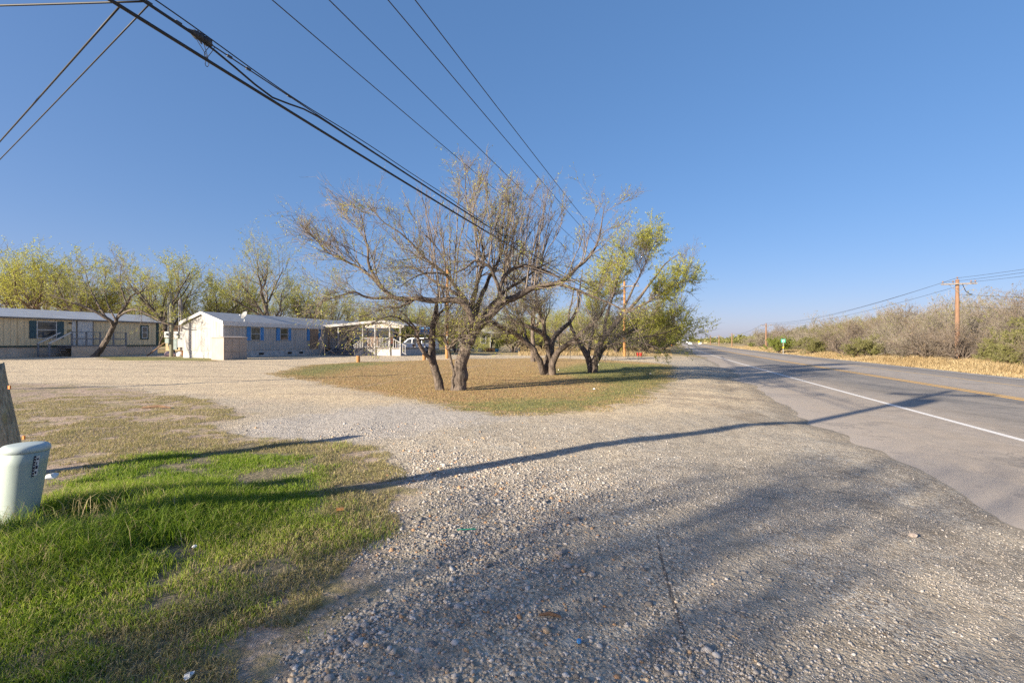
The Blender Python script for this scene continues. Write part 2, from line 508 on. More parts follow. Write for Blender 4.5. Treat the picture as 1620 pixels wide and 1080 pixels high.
    groove = math_node(nt, 'MULTIPLY', maprange(nt, ta, 0.016, 0.007), maprange(nt, n_mid, 0.36, 0.48))
    tb_ = math_node(nt, 'ABSOLUTE', math_node(nt, 'ADD', A('trk'), -0.22))
    rut = math_node(nt, 'MULTIPLY', maprange(nt, tb_, 0.20, 0.12), maprange(nt, n_trk, 0.4, 0.6, 0.05, 0.4))
    c = mixc(nt, rut, c, fines)
    c = mixc(nt, math_node(nt, 'MULTIPLY', groove, 0.75), c, (0.09, 0.07, 0.055))
    n_spk = noise(nt, 7, 8, vec, 0.75)
    c = mixc(nt, 1.0, c, ramp(nt, n_spk, [(0.32, (0.62, 0.60, 0.58)), (0.5, (1.0, 1.0, 1.0)), (0.68, (1.28, 1.28, 1.28))]), 'MULTIPLY')
    L(nt, c, b.inputs['Base Color'])
    b.inputs['Roughness'].default_value = 0.92
    soil = math_node(nt, 'SUBTRACT', 1.0, math_node(nt, 'MAXIMUM', msk('dirt', 0.22, 1.3), lm))
    peb_h = math_node(nt, 'ADD', math_node(nt, 'MULTIPLY', v1.outputs['Distance'], -0.55), math_node(nt, 'MULTIPLY', v2.outputs['Distance'], -0.5))
    n_clod = noise(nt, 9, 6, vec, 0.7)
    h = math_node(nt, 'ADD', math_node(nt, 'MULTIPLY', peb_h, soil), math_node(nt, 'ADD', math_node(nt, 'MULTIPLY', n_fine, 0.9), math_node(nt, 'MULTIPLY', n_clod, 1.6)))
    bump(nt, b, h, 0.75, 0.022)
    return m
gme.materials.append(ground_material())
ground = link('ground', gme); ground['kind'] = 'structure'

# ------------------------------------------------------------------ road
def road():
    ys = np.concatenate([np.arange(-40, 0, 1.0), np.arange(0, 60, 0.35), np.arange(60, 160, 2.0), np.arange(160, 1500, 20.0)])
    ps = np.array([-9.2, -8.4, -7.4, -6.5, -5.5, -4.35, -4.2, -3, -2, -1, 0, 1, 2, 3.4, 5, 6.9, 7.2, 7.6])
    PP, YY = np.meshgrid(ps, ys)
    X = line_x(YY) + PP / 0.958
    wob = 0.25 * vnoise(YY * 0.5, 3.1) + 0.12 * vnoise(YY * 2.1, 9.1)
    X = np.where(PP > 7.5, X + wob, X)
    Z = np.interp(PP, ROAD_P, ROAD_Z)
    i = np.arange(X.size).reshape(X.shape)
    q = np.stack([i[:-1, :-1], i[:-1, 1:], i[1:, 1:], i[1:, :-1]], -1).reshape(-1, 4)
    me = arrmesh('road', np.stack([X.ravel(), YY.ravel(), Z.ravel()], 1), q, smooth=True)
    addattr(me, 'p', PP.ravel())
    m, nt, b = nodes_of('asphalt')
    tc = N(nt, 'ShaderNodeTexCoord'); vec = tc.outputs['Object']
    p = N(nt, 'ShaderNodeAttribute', attribute_name='p').outputs['Fac']
    fine = noise(nt, 60, 4, vec, 0.7); mid = noise(nt, 3, 5, vec)
    mp = N(nt, 'ShaderNodeMapping'); mp.inputs['Scale'].default_value = (1.5, 0.09, 1); mp.inputs['Rotation'].default_value = (0, 0, R(17)); L(nt, vec, mp.inputs['Vector'])
    strk = noise(nt, 1.3, 4, mp.outputs[0])
    base = ramp(nt, maprange(nt, p, -9, 8), [(0.0, (0.43, 0.35, 0.265)), (0.2, (0.37, 0.305, 0.235)), (0.285, (0.22, 0.19, 0.155)), (0.34, (0.15, 0.138, 0.125)), (0.42, (0.20, 0.18, 0.155)), (0.52, (0.18, 0.16, 0.138)), (0.60, (0.35, 0.295, 0.24)), (0.75, (0.38, 0.325, 0.265)), (0.9, (0.22, 0.195, 0.17)), (1.0, (0.17, 0.155, 0.14))])
    c = mixc(nt, maprange(nt, strk, 0.35, 0.68, 0, 0.55), base, (0.36, 0.31, 0.255))
    c = mixc(nt, 1.0, c, ramp(nt, fine, [(0.25, (0.62, 0.62, 0.62)), (0.7, (1.25, 1.25, 1.25))]), 'MULTIPLY')
    c = mixc(nt, 1.0, c, ramp(nt, mid, [(0.3, (0.86, 0.86, 0.86)), (0.7, (1.1, 1.1, 1.1))]), 'MULTIPLY')
    # dust and gravel washed over the crumbling edge
    pe = math_node(nt, 'ADD', p, math_node(nt, 'MULTIPLY', math_node(nt, 'SUBTRACT', mid, 0.5), 2.2))
    c = mixc(nt, maprange(nt, pe, -7.7, -5.7, 0.85, 0.0), c, mixc(nt, fine, (0.30, 0.25, 0.20), (0.50, 0.43, 0.36)))
    vc = N(nt, 'ShaderNodeTexVoronoi', feature='DISTANCE_TO_EDGE'); vc.inputs['Scale'].default_value = 0.9
    dv_ = N(nt, 'ShaderNodeVectorMath', operation='ADD'); L(nt, vec, dv_.inputs[0])
    nv_ = N(nt, 'ShaderNodeTexNoise'); nv_.inputs['Scale'].default_value = 1.7; nv_.inputs['Detail'].default_value = 6; L(nt, vec, nv_.inputs['Vector']); L(nt, nv_.outputs['Color'], dv_.inputs[1])
    L(nt, dv_.outputs[0], vc.inputs['Vector'])
    crack = math_node(nt, 'MULTIPLY', maprange(nt, vc.outputs['Distance'], 0.016, 0.006), maprange(nt, noise(nt, 0.23, 2, vec), 0.44, 0.62))
    c = mixc(nt, math_node(nt, 'MULTIPLY', crack, 0.42), c, (0.05, 0.045, 0.04))
    pat = noise(nt, 0.9, 3, vec)
    c = mixc(nt, maprange(nt, pat, 0.60, 0.63, 0, 0.28), c, (0.12, 0.108, 0.095))
    def stripe(a, bb, col, wear):
        global _c
        e = math_node(nt, 'MULTIPLY', math_node(nt, 'GREATER_THAN', p, a), math_node(nt, 'LESS_THAN', p, bb))
        wr = maprange(nt, math_node(nt, 'ADD', math_node(nt, 'MULTIPLY', fine, 0.5), math_node(nt, 'MULTIPLY', mid, 0.5)), wear, wear + 0.12, 1, 0.15)
        return math_node(nt, 'MULTIPLY', e, wr), col
    for a, bb, col, wear in ((-4.36, -4.22, (0.72, 0.69, 0.64), 0.58), (-0.16, 0.0, (0.68, 0.38, 0.07), 0.58), (0.14, 0.29, (0.66, 0.38, 0.08), 0.56),
                             (3.36, 3.50, (0.62, 0.40, 0.13), 0.5), (6.92, 7.08, (0.70, 0.67, 0.62), 0.56)):
        f, col = stripe(a, bb, col, wear)
        c = mixc(nt, f, c, col)
    L(nt, c, b.inputs['Base Color'])
    b.inputs['Roughness'].default_value = 0.8
    bump(nt, b, fine, 0.5, 0.012)
    me.materials.append(m)
    o = link('road', me); o['kind'] = 'structure'
road()

# ------------------------------------------------------------------ trees
def norm(v): return v / (np.linalg.norm(v, axis=-1, keepdims=True) + 1e-9)

def tubes(P, Rr, S):
    """(n, k, 3) polylines with radii into tube vertices and quads"""
    n, k = P.shape[:2]
    T = np.empty_like(P)
    T[:, 1:-1] = P[:, 2:] - P[:, :-2]; T[:, 0] = P[:, 1] - P[:, 0]; T[:, -1] = P[:, -1] - P[:, -2]
    T = norm(T)
    D = norm(P[:, -1] - P[:, 0])
    ref = np.where(np.abs(D[:, 2:3]) < 0.8, np.array([[0.05, 0.03, 1.0]]), np.array([[1.0, 0.11, 0.02]]))
    U = norm(np.cross(T, ref[:, None, :])); Vv = np.cross(T, U)
    a = np.arange(S) * 2 * PI / S
    vs = P[:, :, None, :] + Rr[:, :, None, None] * (np.cos(a)[None, None, :, None] * U[:, :, None, :] + np.sin(a)[None, None, :, None] * Vv[:, :, None, :])
    i = np.arange(n * k * S).reshape(n, k, S)
    i2 = np.roll(i, -1, axis=2)
    q = np.stack([i[:, :-1], i2[:, :-1], i2[:, 1:], i[:, 1:]], -1).reshape(-1, 4)
    return vs.reshape(-1, 3), q

def spawn(rg, P, Rr, per, lmin, lmax, ang, up, K, jit=0.16, curl=0.0, rr=0.5, tmin=0.2, rmin=0.004, tmax=1.0, rmax=1.0):
    n, k = P.shape[:2]
    pi = np.repeat(np.arange(n), per)
    t = rg.uniform(tmin, tmax, len(pi)) * (k - 1)
    i0 = np.minimum(t.astype(int), k - 2); f = (t - i0)[:, None]
    pos = P[pi, i0] * (1 - f) + P[pi, i0 + 1] * f
    T = norm(P[pi, i0 + 1] - P[pi, i0])
    r0 = (Rr[pi, i0] * (1 - f[:, 0]) + Rr[pi, i0 + 1] * f[:, 0]) * rr
    r0 = np.clip(r0, rmin, rmax)
    v = rg.normal(size=pos.shape); v = norm(v - T * (v * T).sum(1, keepdims=True))
    a = ang * rg.uniform(0.6, 1.3, len(pi))[:, None]
    d = norm(np.cos(a) * T + np.sin(a) * v + np.array([0, 0, up]))
    ln = rg.uniform(lmin, lmax, len(pi)) / (K - 1)
    C = np.empty((len(pi), K, 3)); C[:, 0] = pos
    for j in range(1, K):
        C[:, j] = C[:, j - 1] + d * ln[:, None]
        d = norm(d + rg.normal(size=d.shape) * jit + np.array([0, 0, curl]))
    RR = r0[:, None] * np.linspace(1, 0.35, K)[None, :]
    return C, RR

def leaves(rg, P, per, size, asp=0.35, droop=0.3, tmin=0.2):
    """rhombic leaf sprays along twigs: vertices, quads, shade value"""
    n, k = P.shape[:2]
    pi = rg.integers(0, n, int(n * per)) if per < 1 else np.repeat(np.arange(n), int(per))
    t = rg.uniform(tmin, 1, len(pi)) * (k - 1)
    i0 = np.minimum(t.astype(int), k - 2); f = (t - i0)[:, None]
    pos = P[pi, i0] * (1 - f) + P[pi, i0 + 1] * f
    d = norm(rg.normal(size=pos.shape) + np.array([0, 0, -droop]))
    s = norm(np.cross(d, rg.normal(size=pos.shape)))
    ln = (size * rg.uniform(0.6, 1.4, len(pi)))[:, None]
    v = np.stack([pos, pos + d * ln * .5 + s * ln * asp * .5, pos + d * ln, pos + d * ln * .5 - s * ln * asp * .5], 1).reshape(-1, 3)
    q = np.arange(len(pi) * 4).reshape(-1, 4)
    val = np.repeat(np.clip(rg.normal(0.5, 0.25, len(pi)), 0, 1), 4)
    return v, q, val

def joinmesh(name, parts, mats, smooth=True):
    """parts: (verts, quads, material index, value or None)"""
    o = 0; V = []; Q = []; MI = []; VAL = []
    for v, q, mi, val in parts:
        V.append(v); Q.append(q + o); MI.append(np.full(len(q), mi)); VAL.append(np.zeros(len(v)) if val is None else val)
        o += len(v)
    return arrmesh(name, np.concatenate(V), np.concatenate(Q), mats=mats, mq=np.concatenate(MI), v=np.concatenate(VAL), smooth=smooth)

def catmull(pts, rad, K, rg=None, jit=0.0):
    pts = np.asarray(pts, float); rad = np.asarray(rad, float)
    n = len(pts)
    t = np.linspace(0, n - 1, K); i = np.minimum(t.astype(int), n - 2); f = (t - i)[:, None]
    p0 = pts[np.maximum(i - 1, 0)]; p1 = pts[i]; p2 = pts[i + 1]; p3 = pts[np.minimum(i + 2, n - 1)]
    c = 0.5 * (2 * p1 + (p2 - p0) * f + (2 * p0 - 5 * p1 + 4 * p2 - p3) * f ** 2 + (3 * p1 - p0 - 3 * p2 + p3) * f ** 3)
    r = np.interp(t, np.arange(n), rad)
    if rg is not None and jit:
        c[1:-1] += rg.normal(size=(K - 2, 3)) * (r[1:-1, None] * jit)
    return c, r

def knobbly(v, amt=0.12, sc=7.0):
    """uneven bark outline"""
    return v + amt * np.stack([vnoise(v[:, 2] * sc + v[:, 1] * 3, v[:, 0] * sc), vnoise(v[:, 2] * sc + 40, v[:, 1] * sc), 0 * v[:, 2]], 1)

def ridged(P, Rr, S, K, seed):
    """a trunk or limb with furrowed bark in its outline"""
    c, r = catmull(P, Rr, K)
    v, q = tubes(c[None], r[None], S)
    v = v.reshape(K, S, 3)
    ln = np.concatenate([[0], np.cumsum(np.linalg.norm(np.diff(c, axis=0), axis=1))])[:, None]
    an = np.arange(S)[None, :]
    tw = an + ln * 2.0
    f = 1 + .17 * vnoise(tw * .9 + seed * 7.1, ln * 5 + 0 * an) + .13 * vnoise(tw * 2.1 + seed, ln * 11 + 9) + .10 * vnoise(ln * 3 + seed + 0 * an, 0 * ln + an * .35)
    f[:, -1] = (f[:, -2] + f[:, 0]) / 2
    return (c[:, None, :] + (v - c[:, None, :]) * f[..., None]).reshape(-1, 3), q

def skeleton_tree(name, label, cat, base, limbs, seed, sprouts, side, leafper, leafsize, leafm, group=None, twigm='twig', envelope=None, nsprout=0, sproot=None, extra=None):
    """a tree whose limbs follow given polylines (world points); sprouts and twigs are grown on them"""
    rg = np.random.default_rng(seed)
    base = np.array(base, float)
    root = thing(name, label, cat, tuple(base), 0, group)
    parts = []; LP = []; LR = []
    for pts, rad in limbs:
        c, r = catmull(np.asarray(pts) - base, rad, 16)
        c[1:-1] += rg.normal(size=(14, 3)) * np.minimum(r[1:-1, None] * .25, .014)
        LP.append(c); LR.append(r)
    LP = np.array(LP); LR = np.array(LR)
    big = LR.max(1) > 0.05
    for i in range(len(LP)):
        c, r = catmull(LP[i], LR[i], 40)
        if LR[i].max() > 0.07: v, q = ridged(LP[i], LR[i], 22, 90, seed + i)
        else: v, q = tubes(c[None], r[None], 8 if LR[i].max() > 0.04 else 6)
        parts.append((v, q, 0, None))
    link('trunk', joinmesh(name + '_trunk', parts, [M['bark']]), root)
    cp = []
    tw = []
    if extra is not None:
        SP = []; SR = []
        for pts, rad in extra:
            c, r = catmull(np.asarray(pts) - base, rad, 10, rg, 0.5)
            SP.append(c); SR.append(r)
        SP = np.array(SP); SR = np.array(SR)
        v, q = tubes(SP, SR, 5); cp.append((v, q, 0, None))
        a, ar = spawn(rg, SP, SR, *sprouts[0]); v, q = tubes(a, ar, 3); cp.append((v, q, 0, None))
        b_, br = spawn(rg, a, ar, *sprouts[1]); v, q = tubes(b_, br, 3); cp.append((v, q, 0, None))
        tw += [a, b_]
    if side is not None:
        ok_ = LR[:, 0] < 0.16
        a, ar = spawn(rg, LP[ok_][:, 4:], LR[ok_][:, 4:], *side[0]); v, q = tubes(a, ar, 4); cp.append((v, q, 0, None))
        b_, br = spawn(rg, a, ar, *side[1]); v, q = tubes(b_, br, 3); cp.append((v, q, 0, None))
        c_, cr = spawn(rg, b_, br, *side[2]); v, q = tubes(c_, cr, 3); cp.append((v, q, 0, None))
        tw += [b_, c_]
    for t in tw:
        z = t[:, -1, 2]
        if leafper <= 0: continue
        v, q, val = leaves(rg, t, leafper, leafsize)
        # the young leaves come out in patches
        keep = (vnoise(v[::4, 0] * 1.2 + 9, v[::4, 2] * 1.2 + v[::4, 1]) > -0.12)
        kq = np.repeat(keep, 4)
        v = v[kq]; val = val[kq]; q = np.arange(len(v)).reshape(-1, 4)
        cp.append((v, q, 1, val))
    link('crown', joinmesh(name + '_crown', cp, [M[twigm], M[leafm]]), root)
    return root

def wild_tree(name, label, cat, seed, H, stems=2, lean=0.25, fork=0.4, spread=1.0, leafper=3, leafsize=0.16, leafm='leaf', twigm='twig', up=0.3, r0=None, low=0.25, dens=1.0, group=None, droop=0.0):
    """a free-grown tree or shrub standing at the origin"""
    rg = np.random.default_rng(seed)
    root = thing(name, label, cat, (0, 0, 0), 0, group)
    r0 = r0 or 0.022 * H
    SP = []; SR = []
    a0 = rg.uniform(0, 2 * PI)
    for s in range(stems):
        a = a0 + s * 2 * PI / stems + rg.normal() * 0.3
        ln = lean * rg.uniform(0.6, 1.3) * H
        pts = [(0.02 * H * math.cos(a), 0.02 * H * math.sin(a), -0.1)]
        for j, t in enumerate((0.35, 0.7, 1.0)):
            pts.append((math.cos(a) * ln * t ** 1.3 + rg.normal() * .02 * H, math.sin(a) * ln * t ** 1.3 + rg.normal() * .02 * H, fork * H * t))
        c, r = catmull(pts, [r0, r0 * .85, r0 * .75, r0 * .55], 10)
        SP.append(c); SR.append(r)
    SP = np.array(SP); SR = np.array(SR)
    parts = []
    v, q = tubes(SP, SR, 9); parts.append((knobbly(v, r0 * .3), q, 0, None))
    a1, r1 = spawn(rg, SP, SR, max(3, int(6 * dens)), .32 * H * spread, .5 * H * spread, 0.85, up, 7, .17, 0.05, .6, low)
    v, q = tubes(a1, r1, 6); parts.append((v, q, 0, None))
    link('trunk', joinmesh(name + '_trunk', parts, [M['bark']]), root)
    cp = []
    a2, r2 = spawn(rg, a1, r1, max(3, int(6 * dens)), .17 * H, .30 * H, 0.75, up * .9, 5, .2, 0.04, .5, .2)
    v, q = tubes(a2, r2, 4); cp.append((v, q, 0, None))
    a3, r3 = spawn(rg, a2, r2, max(3, int(6 * dens)), .08 * H, .17 * H, 0.7, up * .7 - droop, 4, .22, 0.0, .55, .15, 0.006)
    v, q = tubes(a3, r3, 3); cp.append((v, q, 0, None))
    a4, r4 = spawn(rg, a3, r3, 4, .04 * H, .08 * H, 0.7, up * .4 - droop, 3, .2, 0.0, .6, .2, 0.005)
    v, q = tubes(a4, r4, 3); cp.append((v, q, 0, None))
    if leafper > 0:
        for t, k in ((a3, leafper), (a4, leafper)):
            v, q, val = leaves(rg, t, k, leafsize)
            keep = vnoise(v[::4, 0] * 4 / H + seed, v[::4, 2] * 4 / H + v[::4, 1] * 3 / H) > -0.22
            kq = np.repeat(keep, 4); v = v[kq]; val = val[kq]; q = np.arange(len(v)).reshape(-1, 4)
            cp.append((v, q, 1, val))
    link('crown', joinmesh(name + '_crown', cp, [M[twigm], M[leafm]]), root)
    return root

# ---- the big bare mesquite on the lawn
YA = 14.9
def LW(pix, dy=0.0, dy2=None):
    n = len(pix)
    dy2 = dy if dy2 is None else dy2
    return [W3(x, y, YA + dy + (dy2 - dy) * i / max(n - 1, 1)) for i, (x, y) in enumerate(pix)]
baseA = W3(726, 618, YA); baseA[2] = G(baseA[0], baseA[1]) - 0.05
trunkA = LW([(726, 623), (727, 606), (729, 587), (731, 568), (737, 551), (745, 533), (750, 519)])
ringA = [.265, .225, .20, .185, .17, .17, .16]
limA = [
    (trunkA, ringA),
    (LW([(747, 532), (749, 518), (747, 505), (743, 494), (735, 482), (717, 475), (684, 475), (656, 471.5), (628, 473), (605, 455), (586, 425), (583, 402), (577, 370), (572, 340)], 0, -0.9),
     [.13, .12, .105, .1, .095, .09, .085, .075, .065, .05, .04, .03, .02, .008]),
    (LW([(628, 473), (613, 463), (600, 450), (574, 427), (543, 411), (514, 395), (498, 373), (488, 352)], -0.3, 0.4), [.04, .045, .045, .035, .03, .022, .014, .006]),
    (LW([(656, 472), (623, 471), (581, 471), (559, 462), (530, 470), (505, 478)], -0.2, -1.0), [.05, .045, .035, .025, .018, .008]),
    (LW([(747, 530), (757, 517), (766, 508), (777, 497), (788, 484), (801, 477), (818, 471), (833, 460), (853, 453), (881, 449), (906, 428), (925, 415), (943, 389), (952, 350), (956, 325)], 0, 1.0),
     [.15, .15, .145, .135, .125, .115, .105, .095, .085, .075, .06, .05, .035, .018, .008]),
    (LW([(853, 453), (881, 449), (913, 459), (943, 471), (974, 484), (1000, 505)], 0.5, 0.2), [.05, .05, .042, .035, .025, .01]),
    (LW([(801, 477), (794, 470), (791, 458), (797, 441), (806, 428), (821, 422), (842, 421), (864, 428), (890, 442)], 0, 0.7), [.07, .07, .065, .06, .055, .05, .045, .035, .015]),
    (LW([(791, 462), (786, 446), (775, 424), (760, 414), (747, 415), (735, 425), (715, 433)], 0, -0.6), [.06, .055, .05, .045, .035, .025, .01]),
    (LW([(746, 500), (741, 484), (730, 465), (718, 449), (705, 433), (677, 413), (659, 393), (639, 373), (605, 350), (590, 330)], 0.1, 1.1), [.07, .065, .06, .055, .05, .042, .034, .026, .016, .006]),
    (LW([(706, 434), (690, 432), (670, 433), (648, 443), (632, 456)], 0.3, -0.4), [.035, .03, .026, .018, .008]),
    (LW([(660, 472), (645, 480), (630, 486), (612, 484)], -0.4, -0.8), [.04, .035, .028, .012]),
    (LW([(748, 520), (746, 500), (750, 470), (757, 440), (765, 410), (760, 375), (740, 330), (736, 264)], 0.2, 1.5), [.09, .085, .075, .06, .045, .032, .02, .006]),
    (LW([(752, 500), (760, 470), (775, 440), (790, 410), (800, 370), (805, 330), (800, 300)], 0.4, 2.6), [.08, .075, .06, .05, .035, .02, .008]),
    (LW([(745, 490), (730, 470), (705, 455), (680, 440), (660, 425), (640, 420)], 0.2, 3.2), [.07, .065, .055, .045, .03, .012]),
    (LW([(755, 515), (770, 490), (800, 460), (830, 440), (850, 425), (880, 410)], 0.2, 3.5), [.07, .065, .055, .045, .03, .012]),
    (LW([(716, 620), (717, 600), (716, 583), (709, 552), (704, 530), (707, 496), (700, 460), (690, 440)], -0.15, 0.1), [.05, .048, .045, .042, .038, .033, .02, .01]),
    (LW([(709, 552), (718, 540), (729, 531), (735, 520), (737, 505)], -0.1, -0.3), [.04, .038, .032, .028, .015]),
]
env = np.array([(478, 362), (500, 350), (530, 345), (560, 314), (590, 325), (620, 330), (650, 314), (690, 300), (715, 275), (737, 258), (770, 268), (800, 292), (850, 294), (890, 310), (930, 342), (955, 322), (985, 365), (1005, 388)])
rgA = np.random.default_rng(77)
sprA = []
src = [1, 2, 4, 6, 7, 8, 11, 12, 13, 14, 8, 6, 4, 12, 11, 2]
for s in range(92):
    li = src[s % len(src)]
    pts = limA[li][0]
    t = rgA.uniform(0.3, 0.97) * (len(pts) - 1); i = int(t); f = t - i
    p = np.array(pts[i]) * (1 - f) + np.array(pts[min(i + 1, len(pts) - 1)]) * f
    rr = limA[li][1]; rb = rr[i] * (1 - f) + rr[min(i + 1, len(rr) - 1)] * f
    x0 = 810 + p[0] / p[1] * FPX; y0 = 540 - (p[2] - EYE) / p[1] * FPX
    xt = np.clip(x0 + (x0 - 745) * 0.22 + rgA.normal() * 24, 485, 1000)
    yt = np.interp(xt, env[:, 0], env[:, 1]) + abs(rgA.normal()) * 42
    if yt > y0 - 15: yt = y0 - 20
    Yt = p[1] + rgA.normal() * 0.9
    tip = W3(xt, yt, Yt)
    d = tip - p
    mid = p + d * 0.42 + np.array([-0.10 * d[0], rgA.normal() * .15, 0.02 * d[2]])
    mid2 = p + d * 0.72 + rgA.normal(size=3) * .06
    r = min(rb * 0.45, 0.014 + 0.004 * np.linalg.norm(d))
    sprA.append(([p, mid, mid2, tip], [r, r * .7, r * .48, 0.005]))
SPR = [(11, .3, .8, 0.45, 0.32, 5, .12, 0.06, .5, .15, 0.006), (5, .12, .38, 0.5, 0.18, 4, .16, 0.03, .6, .15, 0.005)]
SIDE = [(20, .5, 1.6, 0.95, 0.12, 6, .2, 0.02, .35, .15, 0.006, 1.0, 0.02), (6, .25, .8, 0.7, 0.08, 4, .2, 0.0, .55, .15, 0.0045), (4, .12, .4, 0.7, 0.03, 3, .2, -0.02, .6, .15, 0.0035)]
skeleton_tree('mesquite_tree', 'big bare mesquite with thick bent trunk and long arching limbs, nearest on the lawn', 'tree', baseA, limA, 5, SPR, SIDE, 1, 0.06, 'leaf', extra=sprA)

baseA2 = W3(696, 618, YA + .1); baseA2[2] = G(baseA2[0], baseA2[1]) - 0.05
limA2 = [
    (LW([(698, 622), (694, 605), (687, 580), (683, 553), (684, 533), (685, 516), (688, 500), (691, 480), (694, 460), (690, 435)], .1, .5), [.15, .13, .12, .105, .1, .09, .075, .06, .04, .015]),
    (LW([(685, 575), (678, 565), (668, 553), (662, 537), (658, 522), (651, 511), (644, 502), (630, 490)], .1, -.6), [.07, .068, .062, .052, .04, .03, .02, .008]),
    (LW([(662, 535), (655, 531), (640, 531), (622, 533), (606, 541)], -.2, -.9), [.04, .035, .03, .022, .01]),
    (LW([(664, 538), (676, 536), (690, 532), (703, 530), (712, 524)], -.1, .1), [.035, .032, .028, .022, .01]),
    (LW([(655, 520), (640, 508), (620, 500), (595, 508), (575, 520)], -.3, -1.2), [.03, .03, .024, .018, .008]),
    (LW([(688, 505), (700, 492), (712, 485), (722, 470)], .2, .6), [.045, .04, .03, .012]),
]
skeleton_tree('mesquite_tree', 'thin leaning mesquite with forked trunk close left of the big bent one', 'tree', baseA2, limA2, 9, SPR,
              [(8, .4, 1.2, 0.9, 0.1, 6, .2, 0.0, .35, .2, 0.006, 1.0, 0.016), (6, .25, .7, 0.7, -0.05, 4, .2, -0.05, .55, .15, 0.0045), (4, .12, .35, 0.7, -0.1, 3, .2, -0.05, .6, .15, 0.0035)], 1.0, 0.06, 'leaf')

# ---- the many-stemmed tree right of it
YB = 22.0
def LB(pix, d0=0.0, d1=0.0, Y=YB):
    n = len(pix)
    return [W3(x, y, Y + d0 + (d1 - d0) * i / max(n - 1, 1)) for i, (x, y) in enumerate(pix)]
baseB = np.array([(868 - 810) / FPX * YB, YB, 0.0]); baseB[2] = G(baseB[0], baseB[1]) - .05
limB = [
    (LB([(861, 594), (857, 580), (851, 566), (836, 544), (820, 531), (806, 523), (780, 511), (762, 500), (745, 480)], 0, -1.5), [.15, .14, .13, .12, .11, .1, .08, .05, .02]),
    (LB([(866, 595), (864, 575), (872, 550), (866, 535), (850, 522), (833, 516), (812, 508), (800, 490), (790, 470)], 0, 1.5), [.19, .17, .14, .12, .11, .09, .07, .045, .015]),
    (LB([(874, 595), (873, 580), (880, 562), (891, 550), (910, 536), (925, 522), (945, 505), (960, 480), (968, 460)], 0, -1.2), [.18, .16, .14, .12, .1, .08, .06, .035, .012]),
    (LB([(870, 585), (872, 560), (876, 535), (890, 520), (905, 505), (915, 480), (918, 450), (922, 425)], 0, 1.8), [.16, .14, .12, .1, .08, .055, .03, .01]),
    (LB([(869, 580), (868, 555), (862, 530), (858, 505), (850, 480), (846, 450), (842, 425)], 0, -.8), [.14, .12, .1, .08, .06, .035, .012]),
    (LB([(836, 544), (830, 525), (822, 505), (815, 480), (812, 455)], -.5, -.2), [.07, .06, .05, .03, .01]),
    (LB([(891, 550), (903, 543), (925, 540), (950, 532), (975, 530)], -.2, -2), [.06, .055, .045, .03, .012]),
]
SIDEB = [(44, .6, 2.0, 0.95, 0.30, 6, .18, 0.03, .36, .2, 0.007, 1.0, 0.025), (7, .35, 1.0, 0.7, 0.16, 4, .2, 0.0, .55, .15, 0.005), (5, .15, .45, 0.7, 0.05, 3, .2, -0.03, .6, .15, 0.004)]
skeleton_tree('mesquite_tree', 'grey twiggy mesquite of several low spreading stems, middle of the lawn', 'tree', baseB, limB, 22, SPR, SIDEB, 0.9, 0.07, 'leaf', twigm='twig_grey')

YC = 23.5
baseC = np.array([(937 - 810) / FPX * YC, YC, 0.0]); baseC[2] = G(baseC[0], baseC[1]) - .05
LC = lambda pix, d0=0.0, d1=0.0: LB(pix, d0, d1, YC)
limC = [
    (LC([(936, 595), (934, 577), (928, 562), (922, 550), (913, 536), (905, 520), (900, 500), (905, 475), (910, 445)], 0, 1.5), [.17, .16, .14, .12, .1, .08, .06, .035, .012]),
    (LC([(939, 595), (941, 577), (945, 556), (955, 534), (968, 520), (985, 500), (1008, 475), (1035, 440), (1055, 415), (1078, 400)], 0, -.5), [.18, .17, .15, .13, .11, .09, .07, .045, .028, .01]),
    (LC([(940, 580), (950, 560), (962, 545), (985, 530), (1015, 515), (1045, 500), (1076, 490)], 0, 1.2), [.11, .1, .09, .075, .055, .035, .012]),
    (LC([(955, 534), (958, 510), (965, 480), (975, 450), (985, 420), (990, 392)], 0, .8), [.09, .075, .06, .04, .025, .01]),
    (LC([(985, 500), (1000, 490), (1030, 475), (1060, 455), (1082, 445)], -.3, -1.2), [.06, .055, .045, .03, .01]),
    (LC([(968, 520), (990, 480), (1010, 440), (1022, 415), (1030, 392)], -.2, 1.5), [.06, .055, .04, .025, .01]),
    (LC([(930, 565), (935, 535), (940, 505), (945, 470), (950, 440)], .2, 2.4), [.08, .07, .055, .03, .012]),
    (LC([(945, 556), (975, 542), (1010, 535), (1045, 528), (1070, 520)], .2, -1.6), [.06, .05, .04, .03, .01]),
]
SIDEC = [(38, .6, 1.8, 0.8, 0.36, 6, .18, 0.03, .36, .2, 0.007, 1.0, 0.025), (7, .35, .9, 0.7, 0.25, 4, .2, 0.0, .55, .15, 0.005), (5, .15, .42, 0.7, 0.15, 3, .2, -0.03, .6, .15, 0.004)]
skeleton_tree('mesquite_tree', 'pale green mesquite on a V of two trunks, leaning towards the road', 'tree', baseC, limC, 31, SPR, SIDEC, 7.0, 0.075, 'leaf')

# ---- free trees: prototypes, then copies
def place(root, px, Y, rz, label, group, s=1.0, name=None, first=set(), sz=None):
    x = (px - 810) / FPX * Y
    loc = (x, Y, G(x, Y) - 0.03)
    sc = (s, s, sz or s)
    if root.name not in first:
        first.add(root.name)
        root.location = loc; root.rotation_euler = (0, 0, rz); root.scale = sc
        root['label'] = label
        if group: root['group'] = group
        return root
    return dup(root, loc, rz, label, group, sc)

